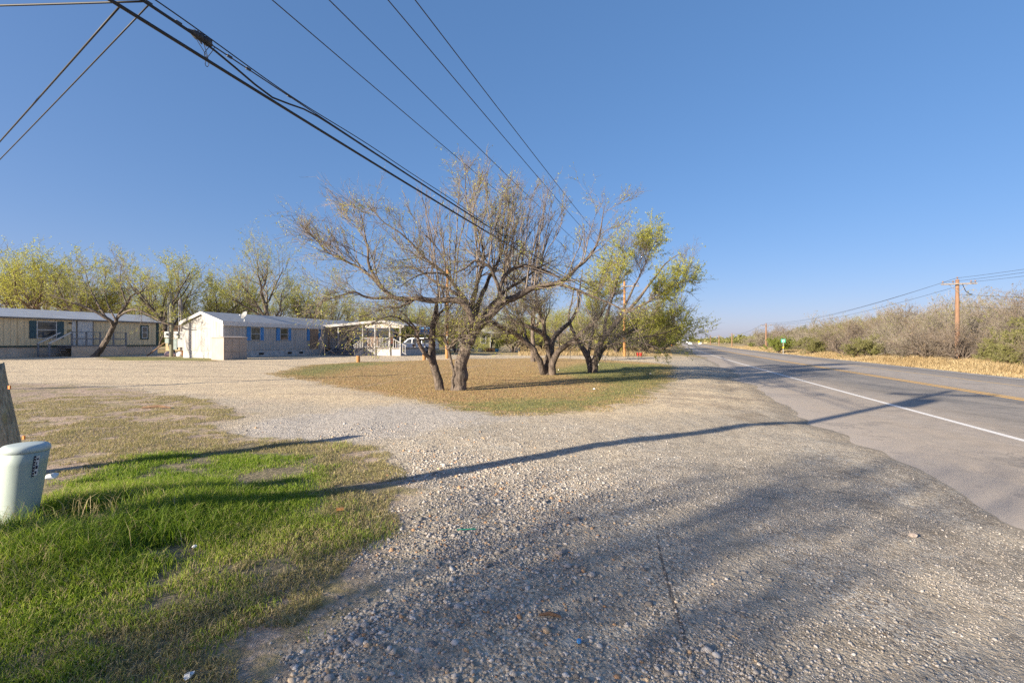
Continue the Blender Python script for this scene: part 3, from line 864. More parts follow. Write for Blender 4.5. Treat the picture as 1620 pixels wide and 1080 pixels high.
protoL = [wild_tree('leafy_mesquite', 'x', 'tree', 100 + i, 9.0, stems=1 + i % 2, lean=.16, fork=.38, spread=1.0, leafper=6, leafsize=.11, leafm='leaf', up=.36, dens=1.17) for i in range(3)]
protoT = wild_tree('tall_mesquite', 'x', 'tree', 140, 9.5, stems=1, lean=.05, fork=.55, spread=.85, leafper=4, leafsize=.10, leafm='leaf', up=.4, low=.4, dens=1.17)
GT = 'trees behind the mobile homes'
place(protoL[0], 12, 50, .4, 'pale green mesquite above the beige trailer roof, leftmost of the tree line', None, 1.28)
place(protoL[1], 100, 49, 1.4, 'wide mesquite whose crown rises over the window of the beige trailer', None, 1.28)
place(protoL[2], 178, 52, 2.0, 'mesquite behind the far end of the beige trailer roof', None, 1.15)
place(protoL[0], 276, 50, 3.9, 'leafy green mesquite standing behind the two meter poles', None, 1.3)
place(protoT, 424, 52, 0, 'tall thin-trunked tree with a bare lower stem behind the white trailer roof', None, 1.25)
place(protoL[1], 352, 56, 4.4, 'mesquite behind the near gable of the white trailer', None, 1.22)
place(protoL[2], 470, 60, 5.1, 'loose green tree behind the white trailer, next right of the tall thin trunk', None, 1.2)
place(protoL[0], 530, 66, 2.6, 'light green mesquite behind the porch roof of the white trailer', None, 1.05)
lab = 'pale green mesquite standing deep in the tree line behind the mobile homes'
for k, (px, Y, s, sz) in enumerate([(-60, 55, 1.05, 1), (60, 62, .95, 1.15), (150, 64, 1.05, 1), (225, 60, .9, .9), (310, 66, .95, .9), (390, 68, .95, .9), (440, 72, 1.1, 1.0), (505, 76, 1.0, .9), (575, 80, 1.0, .9), (625, 78, .95, .9), (670, 88, 1.0, .9), (335, 80, .9, .9), (120, 80, .9, .9), (200, 84, .9, .9), (250, 90, .9, .9)]):
    place(protoL[k % 3], px, Y, k * 1.7, lab, GT, s * 1.1, sz=sz * 1.15)
protoS = [wild_tree('leafy_mesquite', 'x', 'tree', 180 + i, 5.5, stems=3, lean=.25, fork=.3, spread=1.05, leafper=9, leafsize=.09, leafm='leaf', up=.22, low=.15, dens=1.17) for i in range(2)]
place(protoS[0], 640, 64, .3, 'round bright-leaved mesquite behind the white vehicle', None, 1.05)
place(protoS[1], 722, 60, 1.3, 'small green tree beyond the tall orange pole in the yard', None, 1.0)
place(protoS[0], 812, 62, 2.2, 'green mesquite right of the green house', None, 1.1)
place(protoS[1], 600, 62, 2.7, 'low green mesquite over the right end of the porch roof', None, 1.0)

# leaning tree in front of the beige trailer
YE = 38.0
LE = lambda pix, d0=0.0, d1=0.0: LB(pix, d0, d1, YE)
baseE = np.array([(149 - 810) / FPX * YE, YE, 0.0]); baseE[2] = G(baseE[0], baseE[1]) - .05
limE = [
    (LE([(147, 567), (154, 560), (164, 545), (173, 529), (180, 516)]), [.26, .21, .19, .175, .16]),
    (LE([(180, 518), (177, 510), (169, 503), (155, 495), (135, 486), (115, 478), (90, 470), (70, 465)], 0, -1.5), [.14, .135, .12, .1, .08, .06, .035, .012]),
    (LE([(180, 518), (184, 508), (188, 498), (200, 482), (208, 468), (222, 462), (235, 450)], 0, .6), [.13, .125, .11, .09, .07, .045, .015]),
    (LE([(186, 503), (198, 494), (215, 490), (240, 500), (262, 512), (290, 516)], 0, -1.0), [.08, .08, .07, .065, .05, .02]),
    (LE([(169, 503), (160, 490), (150, 472), (140, 450), (135, 425)], 0, 1.0), [.08, .07, .05, .03, .01]),
    (LE([(200, 482), (195, 465), (190, 445), (192, 420)], 0, -.8), [.06, .05, .03, .01]),
    (LE([(184, 508), (170, 480), (165, 450), (170, 430)], .2, 2.0), [.07, .055, .035, .012]),
]
skeleton_tree('leaning_tree', 'dark trunked young tree leaning right in front of the beige trailer deck', 'tree', baseE, limE, 41, SPR,
              [(14, .7, 2.1, 0.9, 0.25, 6, .18, 0.03, .36, .2, 0.009, 1.0, 0.03), (6, .35, 1.0, 0.7, 0.12, 4, .2, 0.0, .55, .15, 0.007), (4, .15, .5, 0.7, 0.0, 3, .2, -0.03, .6, .15, 0.006)], 5.0, 0.085, 'leaf')

# trees along the left side of the road, farther on
place(protoS[0], 975, 58, 3.1, 'dark stemmed green tree just left of the short orange pole', None, 1.05)
place(protoS[1], 1018, 64, 4.2, 'bushy mesquite right of the orange pole at the edge of the lawn', None, 1.15)
place(protoS[0], 1040, 75, 5.0, 'bright yellow-green mesquite overhanging the roadside', None, 1.25)
lab = 'pale mesquite in the row of trees beyond the lawn, seen between the near trunks'
for k, (px, Y, s) in enumerate([(775, 74, .8), (835, 78, .78), (888, 70, .78), (930, 66, .72), (962, 78, .85), (1000, 86, .9), (1030, 98, 1.0), (745, 88, .9), (1046, 118, 1.0), (865, 96, 1.0), (915, 92, .95)]):
    place(protoL[(k + 1) % 3], px, Y, k * 2.3, lab, 'trees beyond the lawn', s)
protoB = [wild_tree('bare_shrub', 'x', 'shrub', 210 + i, 4.2, stems=4, lean=.3, fork=.3, spread=1.1, leafper=(.4, .35, .25)[i], leafsize=.11, leafm=('leaf_olive', 'leaf_brown', 'leaf_brown')[i], twigm=('twig_grey', 'twig', 'twig_grey')[i], up=.25, low=.05, dens=1.0, droop=.05) for i in range(3)]
protoG = [wild_tree('green_shrub', 'x', 'shrub', 230 + i, 3.6, stems=5, lean=.3, fork=.28, spread=1.05, leafper=9, leafsize=.10, leafm=('leaf_olive', 'leaf_green')[i], twigm='twig', up=.2, low=.0) for i in range(2)]
GLs = 'brush along the left roadside'
labl = 'brown twiggy brush thicket plant along the left side of the road'
for k, (px, Y) in enumerate([(1000, 66), (1022, 72), (1034, 88), (1048, 98), (1052, 120), (1058, 140), (1062, 165), (1050, 82), (900, 75), (940, 72), (860, 80), (985, 80), (960, 90), (830, 88)]):
    place(protoB[k % 3], px, Y, k * 2.1, labl, GLs, 1.0 + .12 * (k % 3))
place(protoG[1], 1056, 112, 1, 'tall rounded green roadside bush at the far end of the left verge', None, 1.5)
for k, (px, Y, s) in enumerate([(1064, 190, 1.2), (1068, 240, 1.3), (1070, 300, 1.4), (1074, 380, 1.5)]):
    place(protoL[k % 3], px, Y, k, 'far roadside tree on the left where the road narrows away', 'far trees left of the road', .6 * s)

# thicket across the road
place(protoB[0], 1590, 46, .6, 'large bare grey shrub right of the near utility pole across the road', None, 1.28)
place(protoB[1], 1470, 47, 1.6, 'reddish-brown bare shrub left of the near utility pole across the road', None, 1.12)
place(protoG[1], 1232, 84, 1.0, 'bright green bush right behind the green road sign', None, .95)
place(protoG[0], 1290, 72, 2.0, 'dark olive bush right of the green road sign', None, 1.0)
place(protoG[0], 1365, 56, 3.3, 'olive green bush low at the front of the thicket, left of the brown shrub', None, .85)
GR = 'thicket across the road'
rgT = np.random.default_rng(8)
lb = {'b': 'bare grey-brown shrub in the thicket across the road', 'g': 'olive leafy shrub in the thicket across the road'}
for row, (dp, sc) in enumerate([(14.5, .85), (18.0, 1.15), (22.5, 1.35), (28.0, 1.55), (34, 1.7)]):
    Y = 30.0 + row * 1.3
    while Y < 165:
        p = dp + rgT.normal() * .8
        x = float(line_x(Y)) + p / .958
        px = 810 + x / Y * FPX
        if px < 1780:
            k = int(rgT.integers(0, 5)); s = sc * rgT.uniform(.65, 1.5)
            if k < 4: place(protoB[k % 3], px, Y, rgT.uniform(0, 6), lb['b'], GR, s)
            else: place(protoG[0 if rgT.random() < .8 else 1], px, Y, rgT.uniform(0, 6), lb['g'], GR, s * .95)
        Y += rgT.uniform(2.2, 3.6) * (1 + Y / 90)
place(protoT, 1345, 75, 1.5, 'taller bare tree standing above the thicket across the road', None, .62)

# ---- far woods: one mass of foliage on the horizon
def far_wood(name, spec, seed):
    rg = np.random.default_rng(seed)
    V = []; Q = []; VAL = []; o = 0
    for (x0, x1, Ya, Yb, n, h) in spec:
        Y = rg.uniform(Ya, Yb, n); X = (rg.uniform(x0, x1, n) - 810) / FPX * Y
        keep = np.abs(off(X, Y)) > 14
        X = X[keep]; Y = Y[keep]
        hh = h * rg.uniform(.5, 1.25, len(X)); k = 46
        cx = np.repeat(X, k); cy = np.repeat(Y, k); ch = np.repeat(hh, k)
        d = norm(rg.normal(size=(len(cx), 3))) * rg.uniform(.3, 1, (len(cx), 1))
        P = np.stack([cx + d[:, 0] * ch * .75, cy + d[:, 1] * ch * .75, np.maximum(.1, ch * (.52 + .46 * d[:, 2]))], 1)
        s = (ch * rg.uniform(.10, .22, len(cx)))[:, None]
        a = norm(rg.normal(size=P.shape)); b = norm(np.cross(a, rg.normal(size=P.shape)))
        V.append(np.stack([P - a * s, P - b * s * .5, P + a * s, P + b * s * .5], 1).reshape(-1, 3))
        Q.append(np.arange(len(P) * 4).reshape(-1, 4) + o); o += len(P) * 4
        VAL.append(np.repeat(np.clip(np.repeat(rg.uniform(.1, .9, len(X)), k) + rg.normal(0, .15, len(cx)), 0, 1), 4))
    me = arrmesh(name, np.concatenate(V), np.concatenate(Q), mats=[M['leaf_olive']], v=np.concatenate(VAL))
    ob = link(name, me)
    return ob
fw = far_wood('far_wood', [(-100, 700, 95, 190, 260, 6.0), (700, 1075, 110, 260, 200, 4.5), (960, 1080, 260, 900, 160, 5.5), (1085, 1230, 330, 900, 300, 5.0), (1120, 1700, 170, 420, 420, 4.5), (1085, 1180, 900, 1400, 200, 7)], 4)
tag(fw, 'far low woods and brush along the horizon', 'woods', kind='stuff')

protoN = wild_tree('bare_tree', 'bare tree just outside the left edge, shading the white trailer gable', 'tree', 301, 6.6, stems=2, lean=.16, fork=.42, spread=1.0, leafper=0, up=.35, low=.4, dens=.62)
protoN.location = (-34.6, 30.3, G(-34.6, 30.3)); protoN.scale = (.85, .85, 1.1)
# ---- trees behind the photographer that throw the streaky shade over the gravel
for k, (x, y, s) in enumerate([(-9.2, -5.6, 1.0), (-14.0, -8.0, 1.15), (-21.0, -13.4, .75), (-16, -7.2, 1.0), (-12.2, -6.0, .74)]):
    src_t = (protoN, protoN, protoT, protoN, protoT)[k]
    dup(src_t, (x, y, G(x, y)), k * 1.3, 'bare roadside tree behind the photographer, throwing streaky shade', 'trees behind the photographer', (s,) * 3)

# ------------------------------------------------------------------ materials of built things
M['porch_paint'] = simple('shade_toned_porch_paint', (0.37, 0.36, 0.355), (0.28, 0.27, 0.26), 4, .7)  # white paint darkened evenly, standing in for the shade over the porch
M['white_wall'] = simple('weathered_white_siding', (0.62, 0.56, 0.49), (0.46, 0.40, 0.34), 3, .8, stretch=(6, 6, .6))
M['white_paint'] = simple('white_paint', (0.66, 0.64, 0.61), (0.54, 0.52, 0.49), 4, .6)
M['beige_wall'] = simple('beige_siding', (0.60, 0.46, 0.275), (0.53, 0.40, 0.235), 2, .75, stretch=(3, 3, .6))
M['skirt_tan'] = simple('tan_skirting', (0.62, 0.50, 0.39), (0.52, 0.41, 0.31), 2, .85)
M['dark_green'] = simple('dark_green_trim', (0.03, 0.075, 0.065), (0.022, 0.055, 0.05), 5, .6)
M['teal'] = simple('teal_shutter', (0.045, 0.105, 0.13), (0.035, 0.08, 0.10), 5, .6)
M['blue'] = simple('blue_shutter', (0.055, 0.25, 0.56), (0.04, 0.19, 0.45), 5, .6)
M['roof_metal'] = simple('pale_metal_roof', (0.66, 0.66, 0.65), (0.50, 0.49, 0.48), 2.5, .45, stretch=(.5, 3, 1))
M['roof_shingle'] = simple('grey_shingle', (0.46, 0.46, 0.45), (0.33, 0.33, 0.325), 3, .85, stretch=(.7, 4, 1))
M['glass'] = glassmat('window_glass')
M['wood_grey'] = simple('weathered_grey_wood', (0.27, 0.24, 0.215), (0.16, 0.14, 0.125), 7, .9, .3, stretch=(2, 2, .4))
M['wood_blue'] = simple('grey_blue_deck_paint', (0.235, 0.245, 0.265), (0.17, 0.175, 0.19), 5, .8)
M['wood_brown'] = simple('brown_wood', (0.22, 0.13, 0.07), (0.12, 0.07, 0.04), 6, .85, .3, stretch=(2, 2, .4))
M['wood_orange'] = simple('orange_treated_wood', (0.46, 0.225, 0.075), (0.30, 0.14, 0.045), 5, .8, .3, stretch=(4, 4, .3))
M['pole_wood'] = simple('brown_pole_wood', (0.28, 0.16, 0.095), (0.16, 0.09, 0.055), 5, .85, .3, stretch=(4, 4, .25))
M['pole_green'] = simple('grey_green_pole_wood', (0.27, 0.26, 0.18), (0.16, 0.15, 0.10), 5, .85, .3, stretch=(4, 4, .25))
M['box_grey'] = simple('grey_enamel', (0.42, 0.42, 0.41), (0.34, 0.34, 0.33), 5, .5)
M['box_green'] = simple('grey_green_enamel', (0.25, 0.31, 0.29), (0.2, 0.25, 0.235), 5, .5)
M['galv'] = simple('galvanised_steel', (0.45, 0.46, 0.47), (0.34, 0.35, 0.36), 9, .4, metal=.8)
M['insul'] = simple('brown_porcelain', (0.22, 0.15, 0.12), None, 5, .3)
M['cable'] = simple('black_cable', (0.018, 0.018, 0.02), (0.012, 0.012, 0.013), 4, .6)
M['wire'] = simple('aluminium_wire', (0.05, 0.052, 0.06), (0.035, 0.036, 0.04), 4, .6)
M['tan_plastic'] = simple('tan_plastic', (0.40, 0.33, 0.275), (0.33, 0.27, 0.225), 2.5, .6)
M['ped'] = simple('pale_green_plastic', (0.37, 0.44, 0.40), (0.30, 0.36, 0.33), 2.5, .55, stretch=(2, 2, .6))
M['ped_lid'] = simple('pale_green_lid_plastic', (0.44, 0.50, 0.48), (0.37, 0.43, 0.41), 3, .45)
M['navy'] = simple('navy_print', (0.015, 0.015, 0.05), None, 5, .5)
M['white_print'] = simple('white_print', (0.68, 0.68, 0.70), None, 5, .5)
M['red'] = simple('red_plastic', (0.50, 0.03, 0.02), None, 5, .5)
M['orange'] = simple('orange_paint', (0.80, 0.22, 0.03), None, 5, .6)
M['sign_green'] = simple('green_sign_sheet', (0.02, 0.36, 0.22), (0.018, 0.31, 0.19), 5, .4)
M['sign_yellow'] = simple('yellow_sign_sheet', (0.80, 0.52, 0.02), None, 5, .4)
M['white_steel'] = simple('white_steel', (0.68, 0.66, 0.62), None, 5, .5)
M['car_white'] = simple('white_car_paint', (0.86, 0.87, 0.88), (0.82, 0.83, 0.84), 1, .25)
M['car_dark'] = simple('dark_blue_car_paint', (0.03, 0.045, 0.075), None, 1, .25)
M['tyre'] = simple('tyre_rubber', (0.02, 0.02, 0.02), None, 5, .8)
M['rim'] = simple('wheel_rim', (0.35, 0.35, 0.36), None, 5, .35, metal=.7)
M['car_glass'] = glassmat('car_glass', (0.015, 0.017, 0.02))
M['lamp_red'] = simple('red_lens', (0.35, 0.02, 0.02), None, 5, .3)
M['lamp_clear'] = simple('clear_lens', (0.6, 0.6, 0.6), None, 5, .2)
M['olive_wall'] = simple('yellow_green_siding', (0.47, 0.44, 0.17), (0.41, 0.38, 0.145), 3, .8)
M['door_green'] = simple('green_door', (0.08, 0.22, 0.06), None, 5, .6)
M['paper'] = simple('white_paper', (0.75, 0.74, 0.71), (0.6, 0.6, 0.58), 20, .7)
M['ply'] = simple('plywood_brown', (0.33, 0.235, 0.16), (0.20, 0.14, 0.10), 4, .85, stretch=(6, 6, .4))

def corrug(name, base, pitch, depth, seam=None):
    """vertical groove siding"""
    m, nt, b = nodes_of(name)
    v = objvec(nt)
    s = N(nt, 'ShaderNodeSeparateXYZ'); L(nt, v, s.inputs[0])
    t = math_node(nt, 'ADD', s.outputs[0], s.outputs[1])
    fr = math_node(nt, 'FRACT', math_node(nt, 'MULTIPLY', t, 1.0 / pitch))
    g = math_node(nt, 'LESS_THAN', fr, 0.09)
    f = noise(nt, 2.5, 5, objvec(nt, (5, 5, .5)))
    st = noise(nt, 0.8, 4, objvec(nt, (3, 3, .35)))
    c = ramp(nt, f, [(.35, tuple(x * .78 for x in base)), (.65, base)])
    c = mixc(nt, maprange(nt, st, .52, .7, 0, .45), c, tuple(x * y for x, y in zip(base, (.68, .62, .55))))
    c = mixc(nt, math_node(nt, 'MULTIPLY', g, .55), c, tuple(x * .35 for x in base))
    L(nt, c, b.inputs['Base Color'])
    b.inputs['Roughness'].default_value = .8
    bump(nt, b, math_node(nt, 'SUBTRACT', 1.0, g), .6, depth)
    return m
M['groove_white'] = corrug('grooved_white_siding', (0.45, 0.43, 0.405), .30, .012)
M['groove_beige'] = corrug('grooved_beige_siding', (0.84, 0.66, 0.405), .41, .008)
M['block_white'] = simple('whitewashed_skirting', (0.50, 0.49, 0.48), (0.37, 0.355, 0.34), 3, .85, .3)

# ------------------------------------------------------------------ mobile homes
DIR = norm(np.array([0.28, 0.96]))
RZ = math.atan2(DIR[1], DIR[0])
def window(root, x0, x1, z0, z1, frame_m, y=0.0, double=True, split=.5, fw=.06):
    f = MB()
    f.box((x0 - fw, y - .05, z0 - fw), (x1 + fw, y - .005, z0)); f.box((x0 - fw, y - .05, z1), (x1 + fw, y - .005, z1 + fw))
    f.box((x0 - fw, y - .05, z0), (x0, y - .005, z1)); f.box((x1, y - .05, z0), (x1 + fw, y - .005, z1))
    zm = z0 + (z1 - z0) * split
    if double: f.box((x0, y - .045, zm - .025), (x1, y - .005, zm + .025))
    wobj = f.build('window_frame', frame_m, root)
    g = MB().box((x0, y - .03, z0), (x1, y - .006, z1)).build('pane', M['glass'], wobj)
    return wobj
def shutter(root, x0, x1, z0, z1, m, y=0.0):
    s = MB().box((x0, y - .045, z0), (x1, y - .004, z1))
    n = 9
    s2 = MB()
    for b0, b1 in ((z0 + .06, (z0 + z1) / 2 - .04), ((z0 + z1) / 2 + .04, z1 - .06)):
        for k in range(n):
            za = b0 + (b1 - b0) * k / n
            s.box((x0 + .04, y - .056, za + .01), (x1 - .04, y - .0455, za + (b1 - b0) / n - .012))
    return s.build('shutter', m, root)

# white trailer: local x runs away along the long wall, local y = 0 is the long wall we see
WX, WY = -22.0, 36.8
wz = G(WX, WY)
def t_px(px, cx, cy):
    q = (px - 810) / FPX
    return (cx - q * cy) / (q * DIR[1] - DIR[0])
white = thing('mobile_home', 'long white single-wide trailer with blue shutters and a whitewashed skirting', 'mobile home', (WX, WY, wz), RZ)
LN, WD = 25.0, 4.0
ZS, ZE, ZR = .58, 2.86, 3.55
MB().box((0, 0, ZS), (LN, WD, ZE)).add([(0, 0, ZE), (0, WD, ZE), (0, WD / 2, ZR - .03), (LN, 0, ZE), (LN, WD, ZE), (LN, WD / 2, ZR - .03)], [(0, 2, 1), (3, 4, 5)]).build('wall', M['groove_white'], white)
MB().box((.03, .04, -.3), (LN - .03, WD - .04, ZS)).build('skirting', M['block_white'], white)
rf = MB()
for ya, yb in ((-.14, WD / 2), (WD + .14, WD / 2)):
    za = ZE - .07
    pts = [(-.14, ya, za + .06), (LN + .14, ya, za + .06), (LN + .14, yb, ZR + .06), (-.14, yb, ZR + .06), (-.14, ya, za), (LN + .14, ya, za), (LN + .14, yb, ZR), (-.14, yb, ZR)]
    rf.add(pts, [(0, 1, 2, 3), (7, 6, 5, 4), (0, 4, 5, 1), (0, 3, 7, 4), (1, 5, 6, 2)])
roofw = rf.build('roof', M['roof_shingle'], white)
fa = MB().box((-.10, -.162, ZE - .36), (LN + .1, -.142, ZE - .012)).box((0, -.14, ZE - .36), (LN, -.001, ZE - .33))
fa.build('fascia', M['white_paint'], white)
rk = MB()
for s in (0, 1):
    ya, yb = (-.16, WD / 2) if s == 0 else (WD + .16, WD / 2)
    rk.add([(-.165, ya, ZE - .27), (-.165, yb, ZR - .16), (-.165, yb, ZR + .05), (-.165, ya, ZE - .02), (-.145, ya, ZE - .27), (-.145, yb, ZR - .16), (-.145, yb, ZR + .05), (-.145, ya, ZE - .02)],
           [(0, 1, 2, 3), (4, 7, 6, 5), (0, 4, 5, 1), (3, 2, 6, 7), (0, 3, 7, 4), (1, 5, 6, 2)])
rk.build('gable_trim', M['white_paint'], white)
tr = MB().box((-.03, -.03, ZS), (.09, .0, ZE)).box((-.03, 0, ZS), (0, .09, ZE)).build('corner_trim', M['white_paint'], white)
z0w, z1w = 1.42, 2.42
for a, b_, c_, d_ in ((390, 396.7, 410.6, 416.7), (437, 443, 455, 460)):
    ta, tb, tc_, td = [t_px(v, WX, WY) for v in (a, b_, c_, d_)]
    window(white, tb + .02, tc_ - .02, z0w, z1w, M['box_grey'], split=.5)
    shutter(white, ta, tb - .05, z0w - .05, z1w + .05, M['blue']); shutter(white, tc_ + .05, td, z0w - .05, z1w + .05, M['blue'])
ta, tb, tc_, td = [t_px(v, WX, WY) for v in (485.5, 490, 503, 505.5)]
shutter(white, ta, tb - .04, z0w - .05, z1w + .05, M['blue']); shutter(white, tc_ + .04, td + .15, z0w - .05, z1w + .05, M['blue'])
dr = MB().box((tb, -.05, ZS + .06), (tc_, -.004, z1w + .04)).build('boarded_panel', M['ply'], white)
ta, tb, tc_, td = [t_px(v, WX, WY) for v in (620, 624, 628, 631)]
window(white, tb, tc_, z0w, z1w, M['box_grey']); shutter(white, ta, tb - .08, z0w - .05, z1w + .05, M['blue']); shutter(white, tc_ + .08, td, z0w - .05, z1w + .05, M['blue'])
for px in (414, 459, 477):
    t = t_px(px, WX, WY)
    v = MB().box((t - .25, .02, .18), (t + .25, .039, .36)).build('skirting_vent', M['cable'], white)
    for k in range(3): pass
# porch: built against the long wall; local frame of the trailer, -y is outward
T0, T1, PO = 11.9, 17.0, 8.7
porch = thing('porch', 'roofed white wooden porch with wide front steps on the white trailer', 'porch', (WX, WY, wz), RZ)
DZ = .68
dk = MB().box((T0, -PO + .3, DZ - .12), (T1, -.02, DZ)).build('deck', M['wood_grey'], porch)
sk = MB().box((T0 + .06, -PO + .35, -.25), (T0 + .10, -4.4, DZ - .13)).box((T0 + .1, -PO + .35, -.25), (T1, -PO + .39, DZ - .13)).build('deck_skirting', M['block_white'], porch)
prof = [(-.02, 2.86), (-6.6, 3.32), (-PO - .25, 2.80)]
rr_ = MB()
for (ya, za), (yb, zb) in zip(prof[:-1], prof[1:]):
    rr_.add([(T0 - .3, ya, za), (T1 + .3, ya, za), (T1 + .3, yb, zb), (T0 - .3, yb, zb), (T0 - .3, ya, za - .08), (T1 + .3, ya, za - .08), (T1 + .3, yb, zb - .08), (T0 - .3, yb, zb - .08)],
            [(0, 1, 2, 3), (7, 6, 5, 4), (0, 3, 7, 4), (1, 5, 6, 2)])
rr_.build('porch_roof', M['roof_metal'], porch)
fb = MB()
for (ya, za), (yb, zb) in zip(prof[:-1], prof[1:]):
    fb.add([(T0 - .325, ya, za - .20), (T0 - .325, yb, zb - .20), (T0 - .325, yb, zb + .03), (T0 - .325, ya, za + .03), (T0 - .302, ya, za - .20), (T0 - .302, yb, zb - .20), (T0 - .302, yb, zb + .03), (T0 - .302, ya, za + .03)],
           [(0, 1, 2, 3), (4, 7, 6, 5), (0, 4, 5, 1), (3, 2, 6, 7), (0, 3, 7, 4), (1, 5, 6, 2)])
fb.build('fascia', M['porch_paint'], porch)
MB().prism([(-4.6, 2.62), (-PO, 2.58), (-PO, 2.66), (-6.6, 3.10), (-4.6, 2.96)], T0 - .02, T0 + .02, 'x').build('gable_panel', M['white_wall'], porch)
for y, zb in ((-1.6, DZ), (-4.35, -.2), (-5.7, -.2), (-7.3, -.2), (-PO + .28, -.2)):
    top = np.interp(-y, [0.02, 6.6, PO + .25], [2.86, 3.32, 2.80]) - .08
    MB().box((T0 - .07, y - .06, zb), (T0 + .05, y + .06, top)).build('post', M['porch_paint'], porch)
MB().tube([(T0 - .1, -.55, -.2), (T0 - .1, -.55, 2.7)], .05, 8).build('post', M['wood_brown'], porch)
for y in (-1.6, -4.35, -7.3, -PO + .28):
    top = np.interp(-y, [0.02, 6.6, PO + .25], [2.86, 3.32, 2.80]) - .08
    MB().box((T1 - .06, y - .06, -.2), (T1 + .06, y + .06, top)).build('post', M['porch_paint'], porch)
st = MB()
for k in range(5):
    h = DZ * (5 - k) / 5.0 - .02
    st.box((T0 - .02 - .32 * (k + 1), -4.3, h - .06), (T0 - .02 - .32 * k, -1.3, h))
    st.box((T0 - .05 - .32 * k, -4.29, h - .19), (T0 - .025 - .32 * k, -1.31, h - .061))
st.build('steps', M['wood_blue'], porch)
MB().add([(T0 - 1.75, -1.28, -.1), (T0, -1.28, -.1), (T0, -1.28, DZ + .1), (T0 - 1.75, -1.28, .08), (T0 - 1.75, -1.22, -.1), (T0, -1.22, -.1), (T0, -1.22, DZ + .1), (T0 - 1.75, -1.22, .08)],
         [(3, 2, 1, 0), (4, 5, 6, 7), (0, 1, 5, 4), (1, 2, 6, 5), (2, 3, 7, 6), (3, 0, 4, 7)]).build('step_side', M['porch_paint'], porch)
def railing(pts, dz0, dz1, n, name='railing'):
    r = MB()
    p0, p1 = [np.array(p, float) for p in pts]
    r.bar(p0 + (0, 0, dz1), p1 + (0, 0, dz1), .09, .06); r.bar(p0 + (0, 0, dz0), p1 + (0, 0, dz0), .06, .05)
    for k in range(n):
        q = p0 + (p1 - p0) * (k + .5) / n
        r.bar(q + (0, 0, dz0 + .026), q + (0, 0, dz1 - .031), .05, .05, (0, 1, 0))
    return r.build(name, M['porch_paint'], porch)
railing([(T0, -4.45, DZ), (T0, -PO + 1.3, DZ)], .1, .92, 18)
railing([(T0 - 1.6, -4.40, -.02), (T0 - .05, -4.40, DZ)], .1, .92, 6, 'stair_railing')
railing([(T0 + .1, -PO + 1.2, DZ), (T0 + .1, -PO - .3, -.05)], .1, .92, 6, 'stair_railing')
railing([(T0 + .02, -.5, DZ), (T0 + .02, -1.3, DZ)], .05, .85, 4)
MB().add([(T0 - 1.6, -4.47, -.2), (T0, -4.47, -.2), (T0, -4.47, DZ), (T0 - 1.6, -4.47, .05), (T0 - 1.6, -4.44, -.2), (T0, -4.44, -.2), (T0, -4.44, DZ), (T0 - 1.6, -4.44, .05)],
         [(3, 2, 1, 0), (4, 5, 6, 7), (0, 1, 5, 4), (1, 2, 6, 5), (2, 3, 7, 6), (3, 0, 4, 7)]).build('stair_panel', M['block_white'], porch)

def wl(x, y, z):      # a point of the trailer's frame in the world
    c, s = math.cos(RZ), math.sin(RZ)
    return (WX + c * x - s * y, WY + s * x + c * y, wz + z)
# things on the porch
cab = thing('cabinet', 'orange-brown wooden cabinet behind the porch railing', 'cabinet', wl(T0 + .75, -5.1, DZ), RZ)
MB().box((-.25, -.55, .06), (.25, .55, 1.0)).box((-.28, -.58, 1.0), (.28, .58, 1.04)).build('case', M['wood_orange'], cab)
for y in (-.27, .27): MB().box((-.275, y - .24, .12), (-.252, y + .24, .94)).build('door', M['wood_orange'], cab)
def chair(loc, rz, label, m):
    c = thing('porch_chair', label, 'chair', loc, rz)
    MB().box((-.25, -.25, .40), (.25, .25, .45)).build('seat', m, c)
    MB().add([(-.25, .25, .45), (.25, .25, .45), (.25, .36, 1.0), (-.25, .36, 1.0), (-.25, .28, .45), (.25, .28, .45), (.25, .39, 1.0), (-.25, .39, 1.0)], [(0, 1, 2, 3), (7, 6, 5, 4), (0, 4, 5, 1), (3, 2, 6, 7), (0, 3, 7, 4), (1, 5, 6, 2)]).build('backrest', m, c)
    for x in (-.22, .22):
        for y in (-.22, .22): MB().box((x - .025, y - .025, 0), (x + .025, y + .025, .4)).build('leg', m, c)
    return c
chair(wl(T0 + .8, -7.3, DZ), RZ + 1.2, 'dark red-brown chair at the right end of the porch', simple('red_brown_wood', (0.16, 0.05, 0.03), None, 5, .7))
chair(wl(T0 + 1.2, -2.1, DZ), RZ + 2.0, 'dark chair in the shade at the top of the porch steps', M['cable'])
tb_ = thing('porch_table', 'low dark table in the shade of the porch', 'table', wl(T0 + 2.0, -3.4, DZ), RZ)
MB().box((-.4, -.7, .66), (.4, .7, .7)).build('tabletop', M['wood_brown'], tb_)
for x in (-.35, .35):
    for y in (-.62, .62): MB().box((x - .03, y - .03, 0), (x + .03, y + .03, .66)).build('leg', M['wood_brown'], tb_)
pot = thing('flower_pot', 'small pot with orange flowers at the top of the porch steps', 'flower pot', wl(T0 + .35, -3.35, DZ), RZ)
MB().lathe([(.09, 0), (.13, .2), (.145, .2), (.145, .24), (.11, .24)], 14).build('pot', M['wood_orange'], pot)
fl = MB(); rgf = random.Random(3)
for k in range(40):
    a = rgf.uniform(0, 6.28); r_ = rgf.uniform(0, .16); z = rgf.uniform(.22, .42)
    p = (r_ * math.cos(a), r_ * math.sin(a), z); fl.cur = k % 2
    fl.add([p, (p[0] + .05, p[1] + .01, p[2] + .02), (p[0] + .03, p[1] + .05, p[2] + .05), (p[0] - .02, p[1] + .03, p[2] + .03)], [(0, 1, 2, 3)])
fl.build('flowers', [M['orange'], M['leaf_green']], pot)
